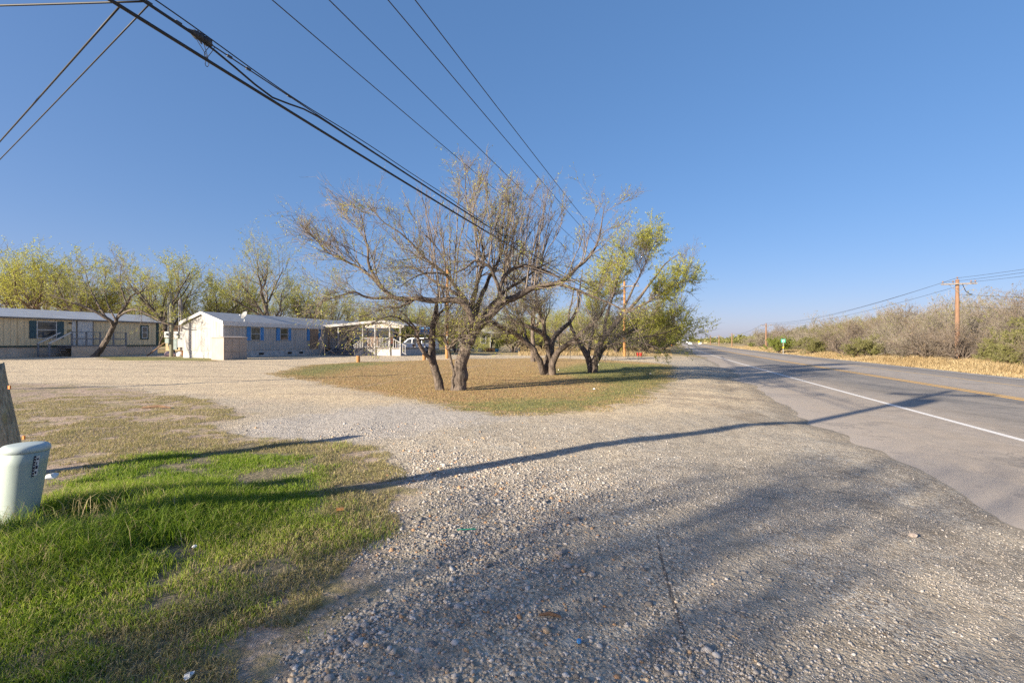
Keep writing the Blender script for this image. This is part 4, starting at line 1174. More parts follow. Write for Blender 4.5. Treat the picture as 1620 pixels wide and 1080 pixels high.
hp = thing('basketball_hoop', 'blue basketball backboard on a dark pole beyond the porch', 'basketball hoop', wl(T1 + 1.6, -7.6, -.02), RZ + PI / 2 + .3)
MB().tube([(0, 0, -.1), (0, 0, 2.2), (0, -.3, 2.45)], .05, 8).build('pole', M['cable'], hp)
MB().box((-.6, -.36, 2.1), (.6, -.32, 2.85)).build('backboard', M['blue'], hp)
MB().tube([(.22 * math.cos(a), -.6 + .22 * math.sin(a), 2.25) for a in np.linspace(0, 2 * PI, 17)], .012, 5, False).build('rim', M['orange'], hp)

# satellite dish on the roof edge
sd = thing('satellite_dish', 'grey satellite dish on the near roof edge of the white trailer', 'satellite dish', wl(2.0, -.02, ZE + .02), RZ + .3)
MB().tube([(0, 0, -.05), (0, 0, .35), (0, .06, .42)], .03, 8).build('mast', M['galv'], sd)
d = MB(); d.smooth = True
prof_d = [(.02, 0), (.12, .012), (.22, .04), (.31, .085), (.325, .095), (.31, .10), (.2, .055), (.02, .015)]
dv = MB(); dv.smooth = True; dv.lathe(prof_d, 22)
rot = Matrix.Translation((.05, -.02, .5)) @ Matrix.Rotation(R(-62), 4, 'Y') @ Matrix.Rotation(R(-25), 4, 'X')
dv.v = [tuple(rot @ Vector(p)) for p in dv.v]
dv.build('reflector', simple('dish_grey', (0.24, 0.24, 0.24), None, 5, .6), sd)
MB().tube([tuple(rot @ Vector((-.28, 0, .08))), tuple(rot @ Vector((-.2, 0, .42)))], .015, 6).box(tuple(rot @ Vector((-.2, 0, .42)) - Vector((.04, .04, .04))), tuple(rot @ Vector((-.2, 0, .42)) + Vector((.04, .04, .04)))).build('feed_arm', M['galv'], sd)

# tan storage box at the near end
bx, by = -20.5, 34.4
sb = thing('storage_shed', 'low tan plastic storage shed at the near corner of the white trailer', 'storage shed', (bx, by, G(bx, by)), RZ)
MB().box((0, 0, -.1), (2.05, 1.15, 1.58)).build('body', M['tan_plastic'], sb, .03)
MB().add([(-.05, -.05, 1.58), (2.1, -.05, 1.58), (2.1, 1.2, 1.58), (-.05, 1.2, 1.58), (-.05, -.05, 1.63), (2.1, -.05, 1.63), (2.1, .6, 1.71), (-.05, .6, 1.71), (2.1, 1.2, 1.63), (-.05, 1.2, 1.63)],
         [(3, 2, 1, 0), (0, 1, 5, 4), (4, 5, 6, 7), (7, 6, 8, 9), (2, 3, 9, 8), (1, 2, 8, 6, 5), (0, 4, 7, 9, 3)]).build('lid', M['tan_plastic'], sb)
for a, b_ in ((.06, .66), (.70, 1.32), (1.36, 1.99)):
    p_ = MB()
    for z0, z1 in ((.08, .55), (.6, 1.05), (1.1, 1.52)): p_.box((a, -.022, z0), (b_, -.002, z1))
    p_.build('door_panel', M['tan_plastic'], sb)

# beige trailer
BX, BY = -36.2 - .28 * 14, 41 - .96 * 14
bt0 = 14.0
bz = G(-36.2, 41) + .02
beige = thing('mobile_home', 'beige single-wide trailer with dark green trim and a pale metal roof', 'mobile home', (BX, BY, bz), RZ)
def tb2(px): return t_px(px, BX, BY)
BL = tb2(250.5); BW = 4.2
bs, be, br_ = .82, 3.02, 3.72
MB().box((0, 0, bs), (BL, BW, be)).add([(0, 0, be), (0, BW, be), (0, BW / 2, br_ - .03), (BL, 0, be), (BL, BW, be), (BL, BW / 2, br_ - .03)], [(0, 2, 1), (3, 4, 5)]).build('wall', M['groove_beige'], beige)
MB().box((.03, .05, -.3), (BL - .5, BW - .05, bs - .09)).build('skirting', M['skirt_tan'], beige)
MB().box((BL - .49, .05, -.3), (BL - .03, BW - .05, bs - .09)).build('skirting_end', M['block_white'], beige)
MB().box((-.02, -.03, bs - .09), (BL + .02, 0.02, bs + .03)).box((BL - .22, -.03, bs + .03), (BL + .02, -.001, be)).box((BL, 0, bs), (BL + .02, .2, be)).build('trim', M['dark_green'], beige)
rf = MB()
for ya, yb in ((-.18, BW / 2), (BW + .18, BW / 2)):
    za = be - .05
    rf.add([(-.2, ya, za + .05), (BL + .2, ya, za + .05), (BL + .2, yb, br_ + .05), (-.2, yb, br_ + .05), (-.2, ya, za), (BL + .2, ya, za), (BL + .2, yb, br_), (-.2, yb, br_)],
           [(0, 1, 2, 3), (7, 6, 5, 4), (0, 4, 5, 1), (0, 3, 7, 4), (1, 5, 6, 2)])
rf.build('roof', M['roof_metal'], beige)
MB().box((-.18, -.2, be - .12), (BL + .18, -.181, be + .005)).build('eave_strip', M['wood_grey'], beige)
a, b_, c_, d_ = [tb2(v) for v in (46, 57.5, 89.5, 100.5)]
window(beige, b_ + .06, c_ - .06, 1.45, 2.72, M['white_paint'], split=.5); shutter(beige, a, b_ - .03, 1.4, 2.78, M['teal']); shutter(beige, c_ + .03, d_, 1.4, 2.78, M['teal'])
a, b_ = tb2(223.5), tb2(232)
window(beige, a + .08, b_ - .02, 1.52, 2.52, M['white_paint'], split=.5)
MB().box((a - .1, -.045, 1.35), (a + .015, -.004, 2.7)).box((b_ + .045, -.045, 1.35), (b_ + .16, -.004, 2.7)).box((a + .015, -.045, 1.35), (b_ + .045, -.004, 1.455)).box((a + .015, -.045, 2.585), (b_ + .045, -.004, 2.7)).build('window_trim', M['dark_green'], beige)
a, b_ = tb2(122.5), tb2(146)
dfr = MB().box((a - .08, -.05, bs + .03), (a, -.003, 2.96)).box((b_, -.05, bs + .03), (b_ + .08, -.003, 2.96)).box((a, -.05, 2.9), (b_, -.003, 2.96)).build('door_frame', M['wood_grey'], beige)
door = MB().box((a, -.04, bs + .03), (b_, -.004, 2.9)).build('door', M['white_paint'], beige)
MB().tube([(b_ - .1, -.09, 1.75), (b_ - .1, -.042, 1.75)], .03, 8).build('handle', M['galv'], door)
MB().box((a - .42, -.03, bs + .03), (a - .14, -.003, 2.9)).build('side_panel', M['white_paint'], beige)
a = tb2(106); MB().box((a, -.02, 1.75), (tb2(113), -.003, 2.15)).build('patch_panel', simple('tan_patch', (0.42, 0.33, 0.17), None, 3, .8), beige)
a = tb2(108.5); MB().box((a, -.14, 2.62), (a + .16, -.003, 2.72)).build('porch_light', M['cable'], beige)
# deck
dk0, dk1 = tb2(89), tb2(184) - .3
deck = thing('wooden_deck', 'grey wooden deck with railing and steps along the beige trailer', 'deck', (BX, BY, bz), RZ)
DO = 1.7; dz = .86
MB().box((dk0, -DO, dz - .10), (dk1, -.04, dz)).build('deck_floor', M['wood_blue'], deck)
MB().box((dk0 + .05, -DO + .03, -.3), (dk1 - .03, -DO + .06, dz - .11)).box((dk1 - .06, -DO + .06, -.3), (dk1 - .03, -.1, dz - .11)).build('deck_skirting', M['skirt_tan'], deck)
npost = 5
for k in range(npost):
    x = dk0 + .06 + (dk1 - dk0 - .12) * k / (npost - 1)
    MB().box((x - .05, -DO - .04, dz), (x + .05, -DO + .05, dz + 1.05)).build('railing_post', M['wood_blue'], deck)
MB().box((dk0, -DO - .06, dz + 1.05), (dk1, -DO + .07, dz + 1.10)).build('handrail', M['wood_blue'], deck)
MB().box((dk0, -DO - .065, dz + .48), (dk1, -DO - .041, dz + .58)).build('middle_rail', M['wood_blue'], deck)
stp = MB()
for k in range(4):
    h = dz * (4 - k) / 5.0
    stp.box((dk0 - .34 * (k + 1), -DO + .05, h - .05), (dk0 - .34 * k, -.5, h))
stp.build('steps', M['wood_blue'], deck)
for y in (-DO, -.45):
    hr = MB().bar((dk0 - 1.5, y, 1.0), (dk0 + .02, y, dz + 1.02), .07, .10)
    hr.build('stair_handrail', M['white_paint'], deck)
    MB().box((dk0 - 1.5, y - .05, -.1), (dk0 - 1.4, y + .05, .98)).build('stair_post', M['wood_blue'], deck)

# meter poles and odds and ends between the trailers
def meter_pole(px, py, Y, ptop, label, m, boxes):
    x = (px - 810) / FPX * Y; z = G(x, Y)
    H = EYE - (ptop - 540) / FPX * Y - z
    p = thing('meter_pole', label, 'utility pole', (x, Y, z), 0)
    MB().tube([(0, 0, -.2), (.02, 0, H * .5), (-.1, 0, H)], [.14, .13, .11], 10).build('pole', m, p)
    for (nm, a, b, mt) in boxes:
        MB().box(a, b).build(nm, mt, p, .02)
    MB().tube([(-.17, -.10, .9), (-.19, -.10, H * .96)], .03, 6).build('conduit', M['galv'], p)
    mr = MB(); mr.lathe([(.09, 0), (.09, .1), (.05, .13)], 14); mr.v = [(-.17 + a, -.32 - c, 1.85 + b) for a, b, c in mr.v]
    mr.build('meter', M['galv'], p)
    return p
meter_pole(271, 564, 39.5, 467, 'greenish leaning meter pole with one grey meter box between the trailers', M['pole_green'], [('meter_box', (-.36, -.32, 1.55), (.02, -.13, 2.05), M['box_grey']), ('meter_box', (-.3, -.32, 1.1), (0.02, -.13, 1.5), M['box_green'])])
meter_pole(287.5, 560, 42.5, 472, 'grey meter pole with a cluster of boxes beside the white trailer gable', M['wood_grey'],
           [('meter_box', (-.5, -.32, 1.5), (-.1, -.13, 2.1), M['box_grey']), ('meter_box', (.05, -.32, 1.5), (.5, -.13, 2.1), M['box_grey']), ('meter_box', (-.62, -.30, .5), (-.22, -.12, 1.45), M['box_green']), ('meter_box', (-.15, -.34, .7), (.5, -.13, 1.45), M['box_grey'])])
xj, yj = (283 - 810) / FPX * 40.5, 40.5
tag(MB().tube([((232 - 810) / FPX * 41, 41, G(-31, 41)), ((264 - 810) / FPX * 41, 41.1, 1.5 + 5 / FPX * 41 - .2)], .05, 6).build('rusty_pipe', M['wood_brown']), 'rusty pipe propped slantwise against the greenish meter pole', 'pipe')
rgj = random.Random(2)
for k in range(3):
    tr_ = MB()
    cx = xj + (-.75, .0, .55)[k]; cy = yj + (0, .2, .1)[k]
    if k < 2:
        tr_.smooth = True
        tr_.lathe([(.25, 0), (.38, .12), (.34, .3), (.15, .42), (.05, .45)], 10, (0, 0, 0), 1.2, .9)
        tr_.v = [(a + rgj.uniform(-.05, .05), b + rgj.uniform(-.05, .05), c + rgj.uniform(-.03, .03)) for a, b, c in tr_.v]
        o = tr_.build('trash_bag', M['paper'] if k == 1 else simple('pink_plastic', (0.62, 0.45, 0.45), None, 4, .6), None, 0, (cx, cy, G(cx, cy) - .02))
        tag(o, ('pinkish crumpled bag in the junk pile between the trailers', 'white crumpled bag in the junk pile between the trailers')[k], 'bag')
    else:
        for j in range(26):
            a = rgj.uniform(0, PI); ll = rgj.uniform(.3, .6); z = rgj.uniform(.03, .45)
            tr_.bar((-math.cos(a) * ll + rgj.uniform(-.3, .3), -math.sin(a) * .3, z), (math.cos(a) * ll, math.sin(a) * .3, z + rgj.uniform(-.1, .1)), .06, .05)
        tag(tr_.build('scrap_wood', M['wood_orange'], None, 0, (cx, cy, G(cx, cy))), 'heap of reddish scrap wood beside the white trailer gable', 'wood pile', kind='stuff')
# tan shed seen in the gap between the trailers
xs, ys = (262 - 810) / FPX * 60, 60
shed = thing('small_house', 'tan wooden house seen through the gap between the two trailers', 'house', (xs, ys, G(xs, ys)), .2)
MB().box((0, 0, -.2), (6, 4, 2.5)).add([(0, 0, 2.5), (0, 4, 2.5), (0, 2, 3.2), (6, 0, 2.5), (6, 4, 2.5), (6, 2, 3.2)], [(0, 2, 1), (3, 4, 5)]).build('wall', M['beige_wall'], shed)
rf = MB()
for ya, yb in ((-.3, 2.0), (4.3, 2.0)):
    rf.add([(-.3, ya, 2.42), (6.3, ya, 2.42), (6.3, yb, 3.28), (-.3, yb, 3.28), (-.3, ya, 2.36), (6.3, ya, 2.36), (6.3, yb, 3.22), (-.3, yb, 3.22)], [(0, 1, 2, 3), (7, 6, 5, 4), (0, 4, 5, 1), (0, 3, 7, 4), (1, 5, 6, 2)])
rf.build('roof', M['wood_brown'], shed)
window(shed, 1.1, 2.0, 1.0, 2.0, M['white_paint'])

# ------------------------------------------------------------------ green house far in the yard
gx0, gy0 = (719 - 810) / FPX * 70, 70
gh = thing('green_house', 'yellow-green wooden house with white window frames behind the big mesquite', 'house', (gx0, gy0, G(gx0, gy0)), R(24))
GW, GD, GHh = 5.6, 5.0, 2.75
MB().box((0, 0, .3), (GW, GD, GHh)).add([(0, 0, GHh), (0, GD, GHh), (0, GD / 2, GHh + 1.3), (GW, 0, GHh), (GW, GD, GHh), (GW, GD / 2, GHh + 1.3)], [(0, 2, 1), (3, 4, 5)]).build('wall', M['olive_wall'], gh)
MB().box((.03, .03, -.3), (GW - .03, GD - .03, .3)).build('skirting', M['block_white'], gh)
rf = MB()
for ya, yb in ((-.4, GD / 2), (GD + .4, GD / 2)):
    za = GHh - .2
    rf.add([(-.4, ya, za + .08), (GW + .4, ya, za + .08), (GW + .4, yb, GHh + 1.4), (-.4, yb, GHh + 1.4), (-.4, ya, za), (GW + .4, ya, za), (GW + .4, yb, GHh + 1.32), (-.4, yb, GHh + 1.32)], [(0, 1, 2, 3), (7, 6, 5, 4), (0, 4, 5, 1), (0, 3, 7, 4), (1, 5, 6, 2)])
rf.build('roof', M['roof_shingle'], gh)
window(gh, .7, 1.7, 1.2, 2.3, M['white_paint'], fw=.1); window(gh, 4.1, 4.8, 1.1, 2.3, M['white_paint'], fw=.1)
gd = MB().box((2.4, -.05, .35), (3.3, -.004, 2.4)).build('door', M['dark_green'], gh)
MB().box((-.03, -.03, .3), (.1, 0, GHh)).box((-.03, 0, .3), (0, .1, GHh)).box((GW - .1, -.03, .3), (GW + .03, 0, GHh)).build('corner_trim', M['white_paint'], gh)
MB().box((-.04, 1.6, .35), (-.004, 2.4, 2.3)).build('side_door', M['door_green'], gh)
MB().box((-.05, 1.48, .35), (-.003, 1.59, 2.4)).box((-.05, 2.41, .35), (-.003, 2.52, 2.4)).box((-.05, 1.59, 2.3), (-.003, 2.41, 2.4)).build('door_frame', M['white_paint'], gh)
for k, (px, mt, lab, sc) in enumerate([(774, 'wood_brown', 'brown wooden planter box right of the green house', 1.6), (786, 'leaf_green', 'green leafy potted plant right of the green house', 1.0), (815, 'paper', 'pale stone block on the gravel beyond the lawn', 1.3), (760, 'box_grey', 'grey tub beside the green house', 1.0)]):
    Y = 66; x = (px - 810) / FPX * Y
    if mt == 'leaf_green':
        o = thing('potted_plant', lab, 'plant', (x, Y, G(x, Y)))
        MB().lathe([(.2, 0), (.28, .35), (.3, .35), (.3, .4), (.24, .4)], 12).build('pot', M['blue'], o)
        f = MB()
        for j in range(120):
            a = rgj.uniform(0, 6.3); r_ = rgj.uniform(0, .5); z = .4 + rgj.uniform(0, .6)
            q = (r_ * math.cos(a), r_ * math.sin(a), z); f.add([q, (q[0] + .1, q[1], q[2] + .05), (q[0] + .08, q[1] + .08, q[2] + .14), (q[0], q[1] + .05, q[2] + .09)], [(0, 1, 2, 3)])
        f.build('foliage', M['leaf_green'], o)
    else:
        b = MB()
        if mt == 'box_grey': b.lathe([(.3, -.02), (.38, .45), (.41, .45), (.41, .5), (.33, .5)], 14)
        else:
            b.box((-.5, -.25, -.05), (.5, .25, .45)); b.box((-.54, -.29, .45), (.54, .29, .5))
        o = b.build(('planter_box', '', 'stone_block', 'tub')[k], M[mt], None, .02, (x, Y, G(x, Y)))
        tag(o, lab, ('planter', '', 'stone', 'tub')[k]); o.scale = (sc, 1, 1)

# ------------------------------------------------------------------ vehicles
def vehicle(name, label, cat, loc, rz, prof, glassprof, width, paint, wheels, wr, mark=False, group=None):
    """side profile in (x, z), x forward; cabin narrower than the body"""
    v = thing(name, label, cat, loc, rz, group)
    b = MB(); b.smooth = False
    def hw(z):
        zm = max(p[1] for p in prof); belt = zm * .58
        return width / 2 * (1 - .02 * (z < .35) - .16 * max(0, (z - belt) / (zm - belt)))
    n = len(prof)
    vs = [(x, -hw(z), z) for x, z in prof] + [(x, hw(z), z) for x, z in prof]
    b.add(vs, [tuple(range(n))[::-1], tuple(range(n, 2 * n))] + [(i, (i + 1) % n, (i + 1) % n + n, i + n) for i in range(n)])
    b.build('body', paint, v, .03)
    for gp_ in glassprof:
        for s in (-1, 1):
            g = MB(); k = len(gp_)
            o_ = [(x, s * (hw(z) + .006), z) for x, z in gp_] + [(x, s * (hw(z) - .03), z) for x, z in gp_]
            g.add(o_, [tuple(range(k)), tuple(range(2 * k - 1, k - 1, -1))] + [(i, i + k, (i + 1) % k + k, (i + 1) % k) for i in range(k)])
            g.build('side_window', M['car_glass'], v)
    zt = [p for p in prof]
    top = sorted(prof, key=lambda p: -p[1])[:2]
    fx = max(top, key=lambda p: p[0]); bxk = min(top, key=lambda p: p[0])
    i = prof.index(fx); nb = [prof[(i + 1) % n], prof[i - 1]]; fw_ = max(nb, key=lambda p: p[0])
    i = prof.index(bxk); nb = [prof[(i + 1) % n], prof[i - 1]]; rw_ = min(nb, key=lambda p: p[0])
    for nm, (pa, pb) in (('windscreen', (fx, fw_)), ('rear_window', (bxk, rw_))):
        a = np.array(pa) * .9 + np.array(pb) * .1; c = np.array(pa) * .1 + np.array(pb) * .9
        nrm = np.array([pb[1] - pa[1], -(pb[0] - pa[0])]); nrm = nrm / np.linalg.norm(nrm)
        if nrm[1] < 0: nrm = -nrm
        a1, c1 = a + nrm * .008, c + nrm * .008; a0, c0 = a - nrm * .03, c - nrm * .03
        g = MB(); vv = []
        for q in (a1, c1, c0, a0):
            vv += [(q[0], -hw(q[1]) * .9, q[1]), (q[0], hw(q[1]) * .9, q[1])]
        g.add(vv, [(0, 1, 3, 2), (4, 5, 7, 6), (2, 3, 5, 4), (0, 6, 7, 1), (0, 2, 4, 6), (1, 7, 5, 3)]).build(nm, M['car_glass'], v)
    for wx in wheels:
        for s in (-1, 1):
            yc = s * (width / 2 - .11)
            t = MB(); t.tube([(wx, yc - .11, wr), (wx, yc + .11, wr)], wr, 20)
            tt = t.build('wheel', M['tyre'], v)
            MB().tube([(wx, yc + s * .112, wr), (wx, yc + s * .125, wr)], wr * .62, 14).build('rim', M['rim'], tt)
    xf = max(p[0] for p in prof); xr = min(p[0] for p in prof)
    for s in (-1, 1):
        MB().box((xf - .16, s * width * .36 - .16, .62), (xf + .012, s * width * .36 + .16, .78)).build('headlight', M['lamp_clear'], v)
        MB().box((xr - .012, s * width * .40 - .1, .75), (xr + .12, s * width * .40 + .1, 1.05)).build('taillight', M['lamp_red'], v)
        MB().box((xf * .45, s * (width / 2 + .02) - .08, 1.0), (xf * .45 + .12, s * (width / 2 + .02) + .08, 1.13)).build('mirror', paint, v)
    MB().box((xf - .02, -width * .4, .3), (xf + .05, width * .4, .52)).box((xr - .05, -width * .4, .3), (xr + .02, width * .4, .52)).build('bumper', M['box_grey'], v)
    if mark:
        for s in (-1,):
            e = MB().box((-.07, s * (width / 2 + .004), .62), (.07, s * (width / 2 - .02), 1.0)).box((-.22, s * (width / 2 + .006), .84), (.22, s * (width / 2 - .02), .93))
            e.build('door_mark', M['wood_orange'], v)
    return v
suv = [(2.5, .38), (2.52, .78), (2.4, 1.0), (1.45, 1.1), (.75, 1.66), (.3, 1.76), (-1.9, 1.74), (-2.3, 1.62), (-2.5, 1.05), (-2.52, .4)]
suvg = [[(1.15, 1.12), (.72, 1.56), (.3, 1.64), (.3, 1.12)], [(.22, 1.12), (.22, 1.65), (-.85, 1.65), (-.85, 1.12)], [(-.95, 1.12), (-.95, 1.65), (-1.9, 1.62), (-2.2, 1.5), (-2.25, 1.12)]]
xv, yv = (659 - 810) / FPX * 57.5, 57.5
vehicle('parked_suv', 'white sport utility vehicle with an orange mark on its door parked beside the porch', 'car', (xv, yv, G(xv, yv)), PI - .12 + PI * 0, [(-a, b) for a, b in suv][::-1] if False else suv, suvg, 1.95, M['car_white'], (1.55, -1.5), .36)
e = MB().box((-.08, .98, .58), (.08, .985, 1.0)).box((-.25, .98, .80), (.25, .987, .92)).build('door_mark', M['wood_orange'], bpy.data.objects['parked_suv'])  # two crossed orange bars on the side of the body

sedan = [(2.3, .35), (2.32, .65), (2.15, .82), (1.1, .95), (.35, 1.42), (-.1, 1.48), (-.9, 1.44), (-1.6, 1.05), (-2.25, .98), (-2.32, .4)]
sedg = [[(.95, .98), (.35, 1.34), (-.2, 1.38), (-.2, .98)], [(-.28, .98), (-.28, 1.38), (-.85, 1.34), (-1.4, 1.02)]]
def road_pt(p, Y): 
    return (float(line_x(Y)) + p / .958, Y, float(np.interp(p, ROAD_P, ROAD_Z)))
def heading(Y): return math.atan2(1.0, float(line_x(Y + 1) - line_x(Y)))
def ytag(px, p, lo=40, hi=1400):
    """distance at which the strip at offset p appears at pixel column px"""
    for _ in range(60):
        m_ = (lo + hi) / 2
        x = float(line_x(m_)) + p / .958
        if 810 + x / m_ * FPX > px: lo = m_
        else: hi = m_
    return (lo + hi) / 2
Y1 = 235
vehicle('white_car', 'white car coming down the near lane, nearest vehicle on the road', 'car', road_pt(-2.3, Y1), heading(Y1) + PI, sedan, sedg, 1.85, M['car_white'], (1.4, -1.4), .33)
vehicle('dark_car', 'dark blue car far off on the left side of the road', 'car', road_pt(-5.2, 420), heading(420), suv, suvg, 1.9, M['car_dark'], (1.5, -1.5), .35)
vehicle('white_car', 'distant white car on the far lane, behind the nearest white car', 'car', road_pt(5.0, 300), heading(300), sedan, sedg, 1.85, M['car_white'], (1.4, -1.4), .33)
vehicle('white_car', 'white car farthest away in the middle of the road', 'car', road_pt(1.6, 560), heading(560) + PI, suv, suvg, 1.9, M['car_white'], (1.5, -1.5), .35)

# ------------------------------------------------------------------ poles and wires
def crossarm_pole(loc, H, rz, label, m, arm=2.9, armz=.55, r=.15, transformer=False, telecom=True, pin=True):
    p = thing('utility_pole', label, 'utility pole', loc, rz)
    MB().tube([(0, 0, -.3), (0, 0, H * .5), (0, 0, H)], [r, r * .85, r * .7], 14).build('pole', m, p)
    a = MB().box((-arm / 2, -r - .13, H - armz - .06), (arm / 2, -r - .005, H - armz + .06))
    a.bar((-.65, -r - .02, H - armz - .05), (-.02, -r - .02, H - armz - .75), .03, .03); a.bar((.65, -r - .02, H - armz - .05), (.02, -r - .02, H - armz - .75), .03, .03)
    a.build('crossarm', M['wood_grey'], p)
    for x in (-arm / 2 + .12, -arm / 6, arm / 3, arm / 2 - .12):
        i = MB(); i.smooth = True
        i.lathe([(.02, 0), (.02, .08), (.06, .10), (.07, .14), (.05, .17), (.055, .2), (.03, .23)], 10, (x, -r - .07, H - armz + .06))
        i.build('insulator', M['insul'], p)
    if pin:
        i = MB(); i.smooth = True
        i.lathe([(.02, 0), (.02, .1), (.06, .12), (.07, .16), (.05, .2), (.03, .24)], 10, (0, 0, H)); i.build('insulator', M['insul'], p)
    if transformer:
        t = MB(); t.smooth = True
        t.lathe([(.05, 0), (.24, .02), (.25, .05), (.25, .75), (.22, .82), (.05, .86)], 18, (.42, -.02, H - 2.1))
        t.build('transformer', M['box_grey'], p)
    return p
PX0, PY0 = -5.7, 2.0
lx, ly = 17.1, 47.0
ll = math.hypot(lx, ly); ux, uy = lx / ll, ly / ll; vx, vy = uy, -ux       # along and across the line
PX1, PY1 = 11.4, 49.0
za, zb = G(PX0, PY0), G(PX1, PY1)
rzp = math.atan2(vy, vx)
crossarm_pole((PX0, PY0, za), 8.1, rzp, 'utility pole beside the photographer carrying the overhead lines, throwing the long shadow', M['pole_wood'], transformer=True)
crossarm_pole((PX1, PY1, zb), 7.6, rzp, 'orange-brown utility pole at the right edge of the lawn, hidden above by tree crowns', M['wood_orange'], r=.15)
def wire(name, a, b, sag, r, label, m, n=40, group=None, cat='wire', wob=0.0):
    a = np.array(a, float); b = np.array(b, float)
    t = np.linspace(0, 1, n)[:, None]
    P = a + (b - a) * t; P[:, 2] -= 4 * sag * (t * (1 - t))[:, 0]
    o = MB(); o.smooth = True; o.tube([tuple(p) for p in P], r, 6)
    return tag(o.build(name, m), label, cat, group)
offs = [-.93, .04, 1.04, 1.5]
labs = ['leftmost of the four thin power lines running overhead to the trees', 'second power line from the left of the four overhead', 'third power line from the left of the four overhead', 'rightmost of the four thin power lines overhead']
arm_h = [7.72, 7.72, 7.72, 7.72]
for o_, lb_ in zip(offs, labs):
    a = (PX0 + vx * o_, PY0 + vy * o_, za + 7.80); b = (PX1 + vx * o_ * .95, PY1 + vy * o_ * .95, zb + 7.28)
    wire('power_line', a, b, .32, .010, lb_, M['wire'])
def along(t, side, h0, h1, sag):
    return np.array([PX0 + lx * t + vx * side, PY0 + ly * t + vy * side, (za + h0) * (1 - t) + (zb + h1) * t - 4 * sag * t * (1 - t)])
def cable(name, t0, t1, side, h0, h1, sag, r, label, dev=None, n=60, m='cable', k=6):
    pts = []
    for t in np.linspace(t0, t1, n):
        p = along(t, side, h0, h1, sag)
        if dev is not None: p = p + dev(t)
        pts.append(tuple(p))
    o = MB(); o.smooth = True; o.tube(pts, r, k)
    return tag(o.build(name, M[m]), label, 'cable')
CH0, CH1, CS = 5.45, 5.15, .45
cable('telephone_cable', 0, 1, .16, CH0 - .12, CH1 - .05, CS, .021, 'thick straight black cable, lowest of the overhead lines')
def dv2(t):
    s = t * ll
    d = -.17 * math.exp(-((s - 5.6) / .55) ** 2) - .03 * math.exp(-((s - 4.9) / .25) ** 2)
    return np.array([0, 0, d])
M2 = (.16, CH0 + .15, CH1 + .05, CS)
cable('messenger_wire', 0, 1, .16, CH0 + .13, CH1 + .05, CS, .009, 'thin messenger strand just above the thick black cable', m='wire')
cable('telephone_cable', .0, 1, .18, CH0 + .10, CH1 + .02, CS, .014, 'second black cable, sagging in a kink before joining its strand', dev=dv2, n=160)
cable('telephone_cable', .01, .30, .21, CH0 + .16, CH1 + .10, CS, .008, 'thin loose cable lashed beside the splice enclosure', dev=lambda t: np.array([0, 0, (.09 * math.sin(t * 38) + .05 * math.sin(t * 90)) * math.exp(-t * 9)]), n=120)
# splice enclosure and its loops
def at_s(s, side=.18, dz=0.0): 
    p = along(s / ll, side, CH0 + .12, CH1 + .04, CS); return p + np.array([0, 0, dz])
spl = MB(); spl.smooth = True
pts = [at_s(s) for s in (4.36, 4.40, 4.43, 4.62, 4.65, 4.69)]
spl.tube([tuple(p) for p in pts], [.012, .022, .032, .032, .022, .012], 10)
clo = thing('splice_enclosure', 'dark lumpy splice enclosure hanging on the overhead cable', 'cable splice', tuple(at_s(4.52)), 0)
spl.v = [tuple(np.array(p) - at_s(4.52)) for p in spl.v]
for k in range(6):
    p = at_s(4.44 + k * .035) - at_s(4.52)
    spl.box(tuple(p - .03 - .008 * (k % 2)), tuple(p + .028 + .006 * (k % 3)))
spl.build('body', M['wire'], clo)
for (s0, s1, drop, sw) in ((4.42, 4.66, .26, .07), (4.55, 4.72, .30, -.04), (4.35, 4.6, .13, .08)):
    lp = []
    for t in np.linspace(0, 1, 26):
        s = s0 + (s1 - s0) * t + .06 * math.sin(2 * PI * t)
        p = at_s(s) - at_s(4.52)
        p = p + np.array([vx * sw * math.sin(PI * t), vy * sw * math.sin(PI * t), -drop * math.sin(PI * t) ** .8])
        lp.append(tuple(p))
    b = MB(); b.smooth = True; b.tube(lp, .0045, 5); b.build('cable_loop', M['cable'], clo)
for k, s in enumerate((3.7, 3.9, 4.25, 4.95, 5.25, 6.0)):
    p = at_s(s)
    cl = MB().bar(tuple(p - np.array([ux, uy, 0]) * .05), tuple(p + np.array([ux, uy, 0]) * .025), .022, .03)
    tag(cl.build('cable_clamp', M['wire']), ('small metal clamp on the overhead cable at the top edge of the photo', 'metal drop clamp where the service wire leaves the cable', 'metal clamp just before the splice enclosure', 'metal clamp just past the splice enclosure', 'metal clamp at the kink of the second cable', 'tiny clamp on the thin strand past the kink')[k], 'clamp')
# service drops to the left
def drop_pole(x, y, h, label):
    p = thing('wooden_pole', label, 'utility pole', (x, y, G(x, y)))
    MB().tube([(0, 0, -.3), (0, 0, h)], [.14, .1], 10).build('pole', M['wood_grey'], p)
    MB().tube([(0, 0, h - .2), (.12, -.12, h - .2)], .03, 6).build('bracket', M['galv'], p)
    return p
drop_pole(-42, 31, 4.6, 'wooden pole out of view on the left, taking the two slanting service wires')
drop_pole(-24, 8.0, 7.2, 'taller wooden pole out of view on the left, taking the level service wire')
drop_pole(-35.8, 30.0, 8.2, 'wooden pole just outside the left edge whose shadow falls on the white trailer gable')
s0 = along(3.6 / ll, .16, CH0 - .12, CH1 - .05, CS); wire('service_wire', s0, (-42, 31, G(-42, 31) + 4.5), .25, .011, 'upper of the two slanting service wires at the left', M['cable'])
s1 = at_s(3.9); wire('service_wire', s1, (-41.9, 30.9, G(-42, 31) + 4.25), .3, .009, 'lower of the two slanting service wires at the left', M['cable'])
s2 = at_s(3.86); wire('service_wire', s2, (-24, 8, G(-24, 8) + 6.9), .12, .012, 'nearly level service wire crossing the top left corner', M['cable'])

